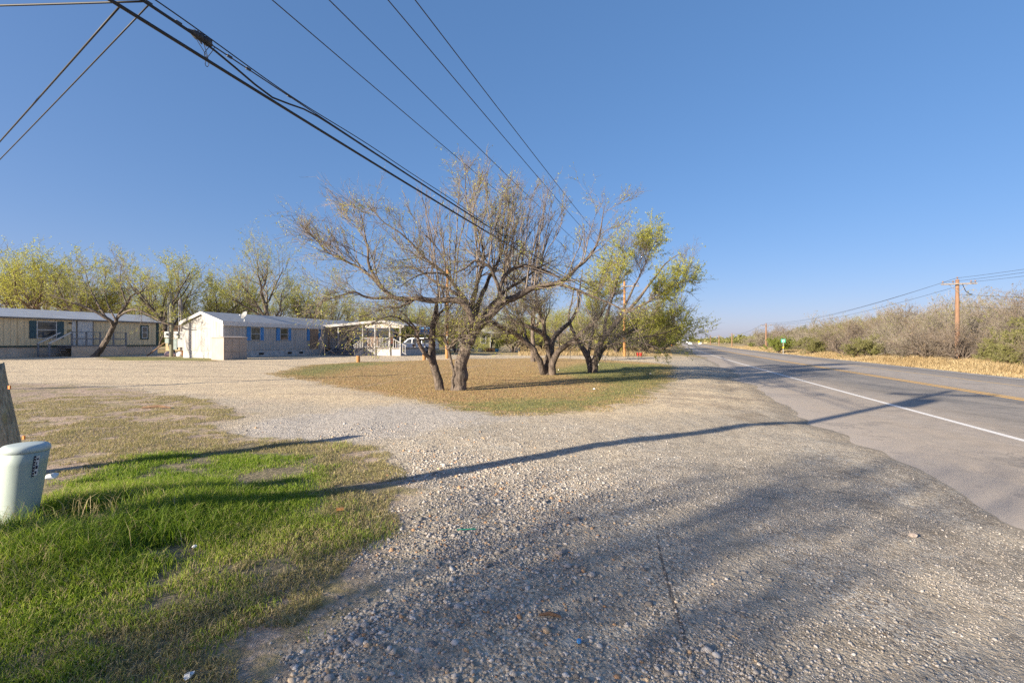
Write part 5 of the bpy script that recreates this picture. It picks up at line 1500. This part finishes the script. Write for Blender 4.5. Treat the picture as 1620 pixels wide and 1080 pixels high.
# tall orange yard pole
xo, yo = (707 - 810) / FPX * 41, 41
yp = thing('yard_pole', 'tall slim orange pole standing behind the big mesquite trunk', 'pole', (xo, yo, G(xo, yo)))
MB().tube([(0, 0, -.3), (.03, 0, 4), (.06, 0, 7.9)], [.145, .13, .1], 12).build('pole', M['wood_orange'], yp)
MB().box((-.13, -.2, 1.5), (.1, -.1, 1.9)).build('meter_box', M['box_grey'], yp)

# poles across the road
def right_pole(px, top_py, Y, label, m, arm=2.4, r=.15):
    x = (px - 810) / FPX * Y; z = G(x, Y)
    H = EYE - (top_py - 540) / FPX * Y - z
    return crossarm_pole((x, Y, z), H, -.33 + .0, label, m, arm, .42, r), np.array([x, Y, z + H])
rp, rtop = right_pole(1514.5, 442, 43.0, 'brown utility pole with a crossarm, nearest across the road', M['pole_wood'], 2.55, .19)
rdx, rdy = math.cos(-.33), math.sin(-.33)
poles = [rtop]
for px, tp, Y, lb_ in ((1212, 512, 112, 'utility pole rising from green bushes left of the road sign'), (1158, 527, 185, 'dark utility pole with crossarm where the thicket ends'), (1137.5, 530, 240, 'thin distant pole between the thicket and the water tower'), (1124, 530.5, 300, 'faint distant pole closest to the water tower')):
    q, tt = right_pole(px, tp, Y, lb_, M['pole_wood'], 2.4, .17 + Y * .0003)
    poles.append(tt)
names = ['left', 'middle', 'right']
for k, (o_, dz_) in enumerate(((-1.1, -.25), (-.06, .12), (1.1, -.25))):
    for j in range(len(poles) - 1):
        a = poles[j] + np.array([rdx * o_, rdy * o_, dz_]); b = poles[j + 1] + np.array([rdx * o_, rdy * o_, dz_])
        if j < 2: wire('power_line', a, b, 1.0, .014, ('%s conductor of the line across the road, between its %s' % (names[k], ('nearest and second poles', 'second and third poles')[j])), M['wire'])
    a = poles[0] + np.array([rdx * o_, rdy * o_, dz_]); b = a + np.array([-8.0 + 6, -43, .4]) + np.array([.0, 0, 0])
    wire('power_line', a, a + np.array([-13 + 1.0, -45, .3]), .7, .012, '%s conductor running from the nearest far pole towards the right edge' % names[k], M['wire'])
for dz_, dx_, lb_ in ((-1.35, .15, 'upper low line leaving the nearest far pole to the right'), (-2.4, .12, 'lower low line leaving the nearest far pole to the right')):
    a = poles[0] + np.array([dx_, 0, dz_]); wire('service_wire', a, a + np.array([40, -3, -.3]), .5, .012, lb_, M['wire'])
jl = poles[0] + np.array([.55, -.1, -.75])
tag(MB().tube([tuple(poles[0] + np.array([.3, -.2, -.5])), tuple(jl + np.array([0, -.1, -.3])), tuple(jl + np.array([.35, -.1, -.55])), tuple(jl + np.array([.6, -.1, -.6]))], .03, 6).build('jumper_cable', M['cable']), 'short hanging jumper below the crossarm of the nearest far pole', 'cable')

# ------------------------------------------------------------------ signs and markers
xs_, ys_ = gp(1239, 560.5)
gs = thing('road_sign', 'small green road sign on a white post across the road', 'road sign', (xs_, ys_, G(xs_, ys_)), -.25)
SH = (560.5 - 541) / FPX * ys_
MB().box((-.035, -.02, -.2), (.035, .02, SH)).build('post', M['box_grey'], gs)
pw = 6.3 / FPX * ys_ / 2; ph = 5.6 / FPX * ys_
MB().box((-pw, -.045, SH - .06), (pw, -.03, SH - .06 + ph)).build('panel', M['sign_green'], gs)
mk = MB()
for zc, row in ((.68, ((-.6, .34), (-.05, .30), (.4, .24))), (.28, ((-.55, .5), (.2, .36)))):
    for x0, wd in row: mk.box((pw * x0, -.051, SH - .06 + ph * (zc - .12)), (pw * (x0 + wd), -.0455, SH - .06 + ph * (zc + .12)))
mk.build('lettering', M['white_print'], gs)
MB().box((-.08, -.035, SH - .95), (.08, -.021, SH - .70)).build('marker_plate', M['sign_yellow'], gs)
Yy = 230; xy = (1105.6 - 810) / FPX * Yy
ys2 = thing('warning_sign', 'yellow diamond warning sign far along the right side of the road', 'road sign', (xy, Yy, G(xy, Yy)), -.3, None, (.62, .62, .9))
MB().box((-.05, -.03, -.2), (.05, .03, 1.9)).build('post', M['white_steel'], ys2)
MB().add([(0, -.05, 1.1), (.75, -.05, 1.85), (0, -.05, 2.6), (-.75, -.05, 1.85), (0, -.035, 1.1), (.75, -.035, 1.85), (0, -.035, 2.6), (-.75, -.035, 1.85)], [(0, 1, 2, 3), (7, 6, 5, 4), (0, 4, 5, 1), (1, 5, 6, 2), (2, 6, 7, 3), (3, 7, 4, 0)]).build('panel', M['sign_yellow'], ys2)
Yo = 150; xo2 = (1062.5 - 810) / FPX * Yo
om = thing('traffic_marker', 'orange roadside marker far along the left verge', 'marker', (xo2, Yo, G(xo2, Yo)))
MB().lathe([(.28, -.02), (.28, .06), (.17, .08), (.12, 1.3), (.05, 1.35)], 12).build('body', M['orange'], om)
MB().lathe([(.155, .5), (.148, .7)], 12).build('band', M['white_paint'], om)
# water tower
Yw = 1100; xw = (1118 - 810) / FPX * Yw
wt = thing('water_tower', 'white water tower on the horizon right of the road', 'water tower', (xw, Yw, G(xw, Yw)), 0, None, (.42, .42, .42))
t = MB(); t.smooth = True
t.lathe([(.5, 15), (4, 16), (6, 18.5), (6.2, 20), (5.5, 22.5), (3, 24.3), (.3, 24.8)], 24); t.build('tank', M['white_paint'], wt)
for a in range(6):
    c_, s_ = math.cos(a * PI / 3), math.sin(a * PI / 3)
    MB().tube([(6.5 * c_, 6.5 * s_, -1), (5 * c_, 5 * s_, 18)], .4, 8).build('leg', M['white_steel'], wt)
MB().tube([(0, 0, -1), (0, 0, 15.5)], 1.0, 10).build('riser', M['white_steel'], wt)
# low far buildings right of the road
for k, (px, Y, wdt, lb_) in enumerate(((1129, 560, 5, 'low white building right of the distant poles'), (1143, 520, 4, 'pale shed farthest right on the horizon beyond the thicket'), (1118, 600, 4, 'small tan building below the water tower'), (1073, 420, 5, 'white gabled building far left of the road'))):
    x = (px - 810) / FPX * Y
    b = thing('far_building', lb_, 'building', (x, Y, G(x, Y)), .2 * k)
    MB().box((-wdt / 2, -3, -.3), (wdt / 2, 3, 2.6)).add([(-wdt / 2, -3, 2.6), (-wdt / 2, 3, 2.6), (-wdt / 2, 0, 3.8), (wdt / 2, -3, 2.6), (wdt / 2, 3, 2.6), (wdt / 2, 0, 3.8)], [(0, 2, 1), (3, 4, 5)]).build('wall', M['white_paint' if k != 2 else 'beige_wall'], b)
    rf = MB()
    for ya, yb in ((-3.4, 0), (3.4, 0)):
        rf.add([(-wdt / 2 - .3, ya, 2.5), (wdt / 2 + .3, ya, 2.5), (wdt / 2 + .3, yb, 3.92), (-wdt / 2 - .3, yb, 3.92), (-wdt / 2 - .3, ya, 2.44), (wdt / 2 + .3, ya, 2.44), (wdt / 2 + .3, yb, 3.86), (-wdt / 2 - .3, yb, 3.86)], [(0, 1, 2, 3), (7, 6, 5, 4), (0, 4, 5, 1), (0, 3, 7, 4), (1, 5, 6, 2)])
    rf.build('roof', M['roof_metal'], b)
    window(b, -1.2, -.2, 1, 2, M['box_grey'], -3.0); MB().box((.6, -3.05, 0), (1.6, -3.003, 2.1)).build('door', M['box_grey'], b)

# bollards on the lawn edge, stakes, red cans, cut trunk
for px, py, lb_ in ((566.5, 572.5, 'short orange wooden bollard on the lawn edge in front of the porch steps'), (671, 569.0, 'short brown wooden bollard between the porch and the leaning mesquite')):
    x, y = gp(px, py)
    b = MB(); b.lathe([(.135, -.1), (.135, .28), (.13, .40), (.11, .43), (.02, .435)], 14)
    tag(b.build('wooden_bollard', M['wood_orange'], None, 0, (x, y, G(x, y))), lb_, 'bollard')
for px, py, lb_ in ((902, 568, 'thin metal stake in the lawn, left of the V-trunk mesquite'), (953, 568, 'thin metal stake in the lawn, right of the V-trunk mesquite')):
    x, y = gp(px, py)
    tag(MB().tube([(0, 0, -.1), (.02, 0, .7)], .022, 6).build('stake', M['cable'], None, 0, (x, y, G(x, y))), lb_, 'stake')
for px, lb_ in ((1008.5, 'left one of the two small red buckets in the roadside grass'), (1013.5, 'right one of the two small red buckets in the roadside grass')):
    Y = 50; x = (px - 810) / FPX * Y
    b = thing('red_bucket', lb_, 'bucket', (x, Y, G(x, Y)))
    MB().lathe([(.11, 0), (.145, .3), (.16, .3), (.16, .34), (.13, .34), (.12, .28)], 14).build('body', M['red'], b)
    MB().tube([(.15 * math.cos(a), 0, .33 + .12 * math.sin(a)) for a in np.linspace(0, PI, 10)], .008, 5).build('handle', M['galv'], b)
xt_, yt_ = gp(843, 572)
ct = thing('cut_tree', 'thick pale grey tree trunk with few branches, right behind the big mesquite', 'tree', (xt_, yt_, G(xt_, yt_)))
c, r = catmull([(0, 0, -.2), (.02, 0, 1), (-.02, 0, 2.1), (.05, 0, 2.9), (.1, 0, 4.2)], [.21, .17, .15, .13, .06], 24)
v, q = tubes(c[None], r[None], 12); pr = [(knobbly(v, .04), q, 0, None)]
a1, r1 = spawn(np.random.default_rng(3), c[None], r[None], 10, 1.2, 2.4, .9, .4, 7, .15, .05, .5, .5)
v, q = tubes(a1, r1, 6); pr.append((v, q, 0, None))
link('trunk', joinmesh('cut_tree_trunk', pr, [M['bark']]), ct)
a2, r2 = spawn(np.random.default_rng(4), a1, r1, 8, .5, 1.4, .8, .3, 5, .18, 0, .5, .2); v, q = tubes(a2, r2, 4); pr = [(v, q, 0, None)]
a3, r3 = spawn(np.random.default_rng(5), a2, r2, 6, .3, .7, .8, .2, 4, .18, 0, .5, .2); v, q = tubes(a3, r3, 3); pr.append((v, q, 0, None))
v, q, val = leaves(np.random.default_rng(6), a3, 1, .12); pr.append((v, q, 1, val))
link('crown', joinmesh('cut_tree_crown', pr, [M['twig_grey'], M['leaf']]), ct)

# ------------------------------------------------------------------ foreground left: leaning post and cable pedestal
pbx, pby = W3(30, 705, 5.3)[0], 5.3
lp = thing('leaning_post', 'weathered wooden post leaning left behind the pale green pedestal', 'post', (0, 0, 0))
def weathered():
    m, nt, b = nodes_of('split_grey_wood')
    g = noise(nt, 5, 8, objvec(nt, (7, 7, .5)), .7); d_ = noise(nt, 1.6, 5, objvec(nt, (2.2, 2.2, .7)))
    c = ramp(nt, g, [(.32, (.14, .11, .075)), (.5, (.34, .29, .20)), (.68, (.54, .48, .36))])
    c = mixc(nt, maprange(nt, d_, .54, .62, 0, .75), c, (.07, .05, .035))
    c = mixc(nt, maprange(nt, noise(nt, 3.1, 4, objvec(nt, (2, 2, .8))), .56, .68, 0, .6), c, (.38, .32, .13))
    L(nt, c, b.inputs['Base Color']); b.inputs['Roughness'].default_value = .92
    bump(nt, b, g, .9, .03)
    return m
zb0 = G(pbx, pby)
bot = np.array([W3(20, 735, pby)[0], pby, zb0 - .3]); topp = W3(-21, 577, pby)
rr0 = .165
ps = [bot + (topp - bot) * t for t in np.linspace(0, 1, 14)]
lpm = MB(); lpm.smooth = True
n_ = 18; vs = []; 
for i, p in enumerate(ps):
    for k in range(n_):
        a = 2 * PI * k / n_
        rad = rr0 * (1 - .22 * i / 13) * (1 + .12 * vnoise(k * .7, 3.3 + i * .02) - .16 * math.exp(-((k - 13) / .55) ** 2) - .10 * math.exp(-((k - 16) / .5) ** 2))
        vs.append((p[0] + rad * math.cos(a), p[1] + rad * math.sin(a), p[2] + (.03 * math.sin(a * 2) if i == 13 else 0)))
fs = [(i * n_ + k, i * n_ + (k + 1) % n_, (i + 1) * n_ + (k + 1) % n_, (i + 1) * n_ + k) for i in range(13) for k in range(n_)]
lpm.add(vs, fs); lpm.smooth = False; lpm.f.append(tuple(13 * n_ + k for k in range(n_))); lpm.mi.append(0); lpm.sm.append(False)
lp.location = (pbx, pby, zb0)
lpm.v = [(a - pbx, b_ - pby, c_ - zb0) for a, b_, c_ in lpm.v]
lpm.build('post', weathered(), lp)
for px, py in ((15, 612.5), (37.5, 692)):
    q = W3(px, py, pby - .10)
    q = q - np.array([pbx, pby, zb0])
    MB().box(tuple(q - np.array([.010, .008, .018])), tuple(q + np.array([.010, .008, .018]))).build('flag_tag', M['orange'], lp)

px_, py_ = -4.0, 3.95
pedz = G(px_, py_)
# the pedestal leans a little: its base lies left of its top
ped = thing('cable_pedestal', 'pale green round plastic cable pedestal in the grass at the left edge', 'pedestal', (px_, py_, pedz), 0, None, (.63, .63, .876))
b = MB(); b.smooth = True
prof_p = [(.185, -.12), (.185, 0), (.184, .02), (.203, .25), (.223, .55), (.232, .655)]
b.lathe(prof_p, 36)
b.v = [(x + .10 * (z / .66) - .055, y, z) for x, y, z in b.v]
b.build('body', M['ped'], ped)
b = MB(); b.smooth = True
b.lathe([(.236, .657), (.243, .665), (.243, .685), (.236, .70), (.215, .716), (.16, .724), (.05, .728)], 36, (.045, 0, 0))
b.build('lid', M['ped_lid'], ped)
# printed strip on the shoulder facing the camera, right side
def on_body(ang, z, lift=.003):
    rr = np.interp(z, [0, .02, .25, .55, .655], [.185, .184, .203, .223, .232]) + lift
    return (rr * math.cos(ang) + .10 * (z / .66) - .055, rr * math.sin(ang), z)
def patch(mb, a0, a1, z0, z1, lift, shear=0.0, n=4):
    vs = []; 
    for i in range(n + 1):
        a = a0 + (a1 - a0) * i / n
        vs += [on_body(a, z0, lift), on_body(a + shear, z1, lift)]
    mb.add(vs, [(2 * i, 2 * i + 2, 2 * i + 3, 2 * i + 1) for i in range(n)])
A0 = math.atan2(-py_, -px_)            # towards the camera
st = MB(); patch(st, A0 + .36, A0 + .62, .44, .62, .002); stk = st.build('sticker', M['white_print'], ped)
nv = MB(); patch(nv, A0 + .34, A0 + .44, .43, .625, .004); nv.build('sticker_band', M['navy'], stk)
wv = MB(); zz = .445
for k, hgt in enumerate((.012, .016, .01, .02, .012, .016, .012)):
    patch(wv, A0 + .365, A0 + .42, zz, zz + hgt * .55, .0055); zz += .026
wv.build('sticker_print', M['white_print'], stk)
bv = MB()
for z0, z1, a, b2 in ((.455, .48, .47, .55), (.50, .53, .47, .58), (.54, .565, .48, .52), (.585, .60, .48, .58)): patch(bv, A0 + a, A0 + b2, z0, z1, .004)
bv.build('sticker_print', M['navy'], stk)

# ------------------------------------------------------------------ stuff on the ground
def in_frame(x, y, m=60):
    px = 810 + x / y * FPX
    return (px > -m) & (px < 1620 + m)

def blades(name, X, Y, h, wd, lean, rg, mat, val):
    n = len(X); Z = gz(X, Y)
    a = rg.uniform(0, 2 * PI, n); la = rg.uniform(0, 2 * PI, n)
    side = np.stack([np.cos(a), np.sin(a), np.zeros(n)], 1) * (wd / 2)[:, None]
    ld = np.stack([np.cos(la), np.sin(la), np.zeros(n)], 1) * (lean * h)[:, None]
    B = np.stack([X, Y, Z - .005], 1)
    mid = B + ld * .35 + np.array([0, 0, 1]) * (h * .6)[:, None]
    tip = B + ld + np.array([0, 0, 1]) * (h * (1 - .35 * lean))[:, None]
    V = np.stack([B - side, B + side, mid - side * .7, mid + side * .7, tip], 1).reshape(-1, 3)
    o = (np.arange(n) * 5)[:, None]
    q = o + np.array([[0, 1, 3, 2]]); t = o + np.array([[2, 3, 4]])
    me = arrmesh(name, V, q, t, mats=[mat], v=np.repeat(val, 5))
    return link(name, me)

rgG = np.random.default_rng(12)
def scatter(n, x0, x1, y0, y1):
    y = y0 * (y1 / y0) ** rgG.random(n)            # denser near the viewer, where each blade shows
    return rgG.uniform(x0, x1, n), y
X, Y = scatter(800000, -8, 1.5, 1.7, 8.5)
k = in_frame(X, Y); X = X[k]; Y = Y[k]
s = sdf(X, Y, P_GREEN)
nz = vnoise(X * 1.3, Y * 1.3) + .6 * vnoise(X * 4.0 + 5, Y * 4.0)
k = (rgG.random(len(X)) < smooth(-.25, .75, s + nz * 1.1)) & (rgG.random(len(X)) < smooth(-.40, -.02, vnoise(X * 1.5 + 30, Y * 1.5) + .5 * vnoise(X * 5 + 3, Y * 5)))
X = X[k]; Y = Y[k]; s = s[k]; nz = nz[k]
sel = rgG.random(len(X)) < min(1, 190000 / len(X)); X = X[sel]; Y = Y[sel]; s = s[sel]; nz = nz[sel]
tall = smooth(1.6, .3, np.hypot(X + 3.3, (Y - 3.8) * .9)) 
h = rgG.uniform(.02, .06, len(X)) * (1 + .9 * np.clip(nz, -.3, .6)) + tall * rgG.uniform(.0, .24, len(X))
val = np.clip(rgG.normal(.42, .22, len(X)) + .7 * vnoise(X * 1.1 + 3, Y * 1.1) + np.where(rgG.random(len(X)) < .14 + .45 * smooth(.9, -.1, s + nz), .55, 0), 0, 1)
o = blades('green_grass', X, Y, h, rgG.uniform(.003, .0065, len(X)), rgG.uniform(.2, 1.0, len(X)), rgG, M['blade'], val)
tag(o, 'bright green grass in the lower left corner', 'grass', kind='stuff')
# dry grass around it
X, Y = scatter(700000, -12, 2, 1.8, 13)
k = in_frame(X, Y); X = X[k]; Y = Y[k]
s = sdf(X, Y, P_DIRT); sg = sdf(X, Y, P_GREEN)
k = (s + .5 * vnoise(X * 2, Y * 2) > .0) & (sg < .5) & (vnoise(X * 1.6, Y * 1.6 + 9) + .6 * vnoise(X * 5, Y * 5) > -.10)
X = X[k]; Y = Y[k]
sel = rgG.random(len(X)) < min(1, 150000 / len(X)); X = X[sel]; Y = Y[sel]
val = np.clip(rgG.normal(.35, .3, len(X)), 0, 1)
o = blades('dry_grass', X, Y, rgG.uniform(.02, .06, len(X)), rgG.uniform(.003, .006, len(X)), rgG.uniform(.4, 1.3, len(X)), rgG, M['dryblade'], val)
tag(o, 'dry straw-coloured grass on the dirt at the left', 'grass', kind='stuff')
# tan seed stalks beside the pedestal
X = rgG.normal(-3.35, .4, 500); Y = rgG.normal(3.75, .35, 500)
o = blades('tall_weeds', X, Y, rgG.uniform(.10, .32, 500), rgG.uniform(.003, .006, 500), rgG.uniform(.3, 1.0, 500), rgG, M['dryblade'], rgG.random(500))
tag(o, 'tall tan weeds round the foot of the pale green pedestal', 'weeds', kind='stuff')
# lawn
X = rgG.uniform(-16, 13, 900000); Y = rgG.uniform(9.5, 45, 900000)
s = sdf(X, Y, P_LAWN)
k = (s + 1.2 * vnoise(X * 1.5, Y * 1.5) > 0) & in_frame(X, Y) & (rgG.random(len(X)) < np.clip(17 / Y, .15, 1)); X = X[k]; Y = Y[k]
sel = rgG.random(len(X)) < min(1, 150000 / len(X)); X = X[sel]; Y = Y[sel]
lg_ = np.maximum.reduce([sdf(X, Y, q) for q in P_LAWNGREEN])
val = np.clip(rgG.normal(.45, .25, len(X)) - .45 * smooth(-.5, 1.5, lg_), 0, 1)
def lawnmat():
    return leafmat('lawn_blades', [(0.0, (0.16, 0.17, 0.04)), (.3, (0.30, 0.24, 0.09)), (.6, (0.36, 0.24, 0.11)), (1.0, (0.50, 0.36, 0.19))], .25)
o = blades('lawn_grass', X, Y, rgG.uniform(.02, .055, len(X)), rgG.uniform(.006, .014, len(X)), rgG.uniform(.4, 1.2, len(X)), rgG, lawnmat(), val)
tag(o, 'thin brown winter lawn under the mesquite trees', 'grass', kind='stuff')
# golden verge across the road
n = 120000
Y = 16 * (170 / 16) ** rgG.random(n); p = 8.0 + rgG.random(n) ** .8 * 8
X = line_x(Y) + p / .958
h = rgG.uniform(.15, .65, n) * np.interp(p, [7.8, 9.5, 11, 16], [.25, .6, 1.1, 1.0]) * (.9 + 1.1 * vnoise(X * .5, Y * .5) + .6 * vnoise(X * 1.7, Y * 1.7))
o = blades('verge_grass', X, Y, h, rgG.uniform(.012, .03, n) * (1 + Y / 90), rgG.uniform(.2, 1.0, n), rgG, M['vergeblade'], np.clip(rgG.normal(.5, .25, n) + .5 * vnoise(X * .4, Y * .4), 0, 1))
tag(o, 'tall golden dry grass along the far edge of the road', 'grass', kind='stuff')
n = 26000
Y = rgG.uniform(50, 110, n); X = (rgG.uniform(820, 1078, n) - 810) / FPX * Y
k = (off(X, Y) < -9.5); X = X[k]; Y = Y[k]; n = len(X)
o = blades('field_grass', X, Y, rgG.uniform(.2, .55, n) * np.where(off(X, Y) > -12.5, .3, 1), rgG.uniform(.02, .05, n), rgG.uniform(.2, 1.0, n), rgG, M['vergeblade'], np.clip(rgG.normal(.45, .3, n), 0, 1))
tag(o, 'golden dry grass in the field beyond the lawn', 'grass', kind='stuff')

# gravel stones: separate pebbles near the camera
def ico():
    t = (1 + 5 ** .5) / 2
    v = np.array([(-1, t, 0), (1, t, 0), (-1, -t, 0), (1, -t, 0), (0, -1, t), (0, 1, t), (0, -1, -t), (0, 1, -t), (t, 0, -1), (t, 0, 1), (-t, 0, -1), (-t, 0, 1)], float)
    f = np.array([(0, 11, 5), (0, 5, 1), (0, 1, 7), (0, 7, 10), (0, 10, 11), (1, 5, 9), (5, 11, 4), (11, 10, 2), (10, 7, 6), (7, 1, 8), (3, 9, 4), (3, 4, 2), (3, 2, 6), (3, 6, 8), (3, 8, 9), (4, 9, 5), (2, 4, 11), (6, 2, 10), (8, 6, 7), (9, 8, 1)])
    return norm(v), f
iv, if_ = ico()
X, Y = scatter(420000, -6, 12, 1.75, 9.0)
k = in_frame(X, Y, 20); X = X[k]; Y = Y[k]
s = sdf(X, Y, P_DIRT); pq = off(X, Y) - edge_p(Y)
dens = .25 + .75 * smooth(-.15, .25, vnoise(X * .8 + 4, Y * .8) + .4 * vnoise(X * 3, Y * 3)) * smooth(7, 2, X + .2 * Y)
k = (rgG.random(len(X)) < smooth(.15, -.75, s + .9 * vnoise(X * 1.7, Y * 1.7))) & (rgG.random(len(X)) < np.interp(Y, [5.5, 8.5], [1, .15])) & (pq < -.1) & (rgG.random(len(X)) < dens); X = X[k]; Y = Y[k]
sel = rgG.random(len(X)) < min(1, 95000 / len(X)); X = X[sel]; Y = Y[sel]
n = len(X)
sz = np.clip(rgG.lognormal(-5.0, .45, n), .0035, .03) * np.interp(X, [-2, 0.3, 2.0, 6], [1.1, .95, .6, .42])
ang = rgG.uniform(0, 2 * PI, n)
S = np.stack([sz * rgG.uniform(.8, 1.3, n), sz * rgG.uniform(.7, 1.1, n), sz * rgG.uniform(.45, .8, n)], 1)
J = 1 + .22 * rgG.normal(size=(n, 12, 1))
P = iv[None] * J * S[:, None, :]
ca, sa = np.cos(ang)[:, None], np.sin(ang)[:, None]
PX_ = P[..., 0] * ca - P[..., 1] * sa; PY_ = P[..., 0] * sa + P[..., 1] * ca
V = np.stack([PX_ + X[:, None], PY_ + Y[:, None], P[..., 2] + (gz(X, Y) + S[:, 2] * .18)[:, None]], -1).reshape(-1, 3)
T = (if_[None] + (np.arange(n) * 12)[:, None, None]).reshape(-1, 3)
def stonemat():
    m, nt, b = nodes_of('pebbles')
    at = N(nt, 'ShaderNodeAttribute', attribute_name='v')
    c = ramp(nt, at.outputs['Fac'], [(0, (.17, .15, .13)), (.25, (.28, .245, .21)), (.5, (.37, .33, .285)), (.72, (.44, .40, .355)), (.86, (.55, .51, .46)), (.93, (.50, .37, .23)), (1.0, (.40, .21, .10))])
    f = noise(nt, 60, 4, objvec(nt))
    c = mixc(nt, 1.0, c, ramp(nt, f, [(.3, (.8, .8, .8)), (.7, (1.15, 1.15, 1.15))]), 'MULTIPLY')
    L(nt, c, b.inputs['Base Color']); b.inputs['Roughness'].default_value = .85
    return m
me = arrmesh('gravel_stones', V, None, T, mats=[stonemat()], v=np.repeat(.45 + (rgG.random(n) - .45) * np.interp(X, [.5, 3], [1, .6]), 12))
tag(link('gravel_stones', me), 'loose grey and tan gravel stones in the foreground', 'gravel', kind='stuff')

# litter
def litter(name, px, py, mb, mat, label, cat, rz=0.0, lift=0.0):
    x, y = gp(px, py)
    o = mb.build(name, mat, None, 0, (x, y, G(x, y) + lift)); o.rotation_euler = (0, 0, rz)
    return tag(o, label, cat)
def crumple(r, seed):
    rg = random.Random(seed); m = MB()
    m.lathe([(r * .4, 0), (r, r * .25), (r * .8, r * .7), (r * .3, r * .9)], 8)
    m.v = [(a + rg.uniform(-.3, .3) * r, b + rg.uniform(-.3, .3) * r, max(0, c + rg.uniform(-.2, .2) * r)) for a, b, c in m.v]
    return m
litter('paper_scrap', 82, 775, crumple(.055, 1), M['paper'], 'crumpled white paper against the pale green pedestal', 'litter', lift=.10)
litter('paper_scrap', 307, 874, crumple(.018, 2), M['paper'], 'small white scrap in the middle of the green grass', 'litter', lift=.04)
litter('paper_scrap', 298, 1072, crumple(.022, 3), M['paper'], 'white scrap at the bottom edge of the grass', 'litter', lift=.01)
litter('wood_stick', 870, 972, MB().tube([(-.06, 0, .015), (0, .008, .02), (.06, -.01, .012)], [.006, .012, .006], 6), M['wood_brown'], 'dark broken stick lying on the foreground gravel', 'stick')
litter('orange_litter', 538, 812, MB().box((-.03, -.012, 0), (.03, .012, .02)), M['wood_orange'], 'brownish-orange scrap at the right edge of the green grass', 'litter', .3, .03)
litter('green_straw', 738, 836, MB().tube([(-.075, 0, .012), (.075, .02, .012)], .004, 6), M['sign_green'], 'thin green plastic straw lying on the gravel', 'litter')
litter('blue_cap', 916, 1014, MB().lathe([(.012, 0), (.012, .012), (.009, .015)], 12), M['blue'], 'tiny blue bottle cap on the foreground gravel', 'litter', 0, .005)
litter('large_stone', 884, 876, crumple(.03, 6), M['tan_plastic'], 'large pale stone standing out of the gravel left of the track line', 'stone')
litter('large_stone', 1444, 845, crumple(.032, 7), M['tan_plastic'], 'pale stone lying near the edge of the asphalt', 'stone')
litter('dark_stick', 250, 646, MB().tube([(-.35, 0, .02), (0, .03, .05), (.3, -.02, .02)], [.02, .035, .015], 6), M['wood_brown'], 'short dark stick lying on the dry grass at the left', 'stick')
for px, py, s_ in ((884, 585, 1), (947, 577, 2), (940, 617, 3), (1029, 591, 4)):
    litter('paper_scrap', px, py, crumple(.045, 10 + s_), M['paper'], ('white scrap between the twiggy tree and the V-trunk tree', 'white scrap just right of the V-trunk tree', 'pale scrap on the lawn in front of the V-trunk tree', 'white scrap on the green strip of lawn near the road')[s_ - 1], 'litter')
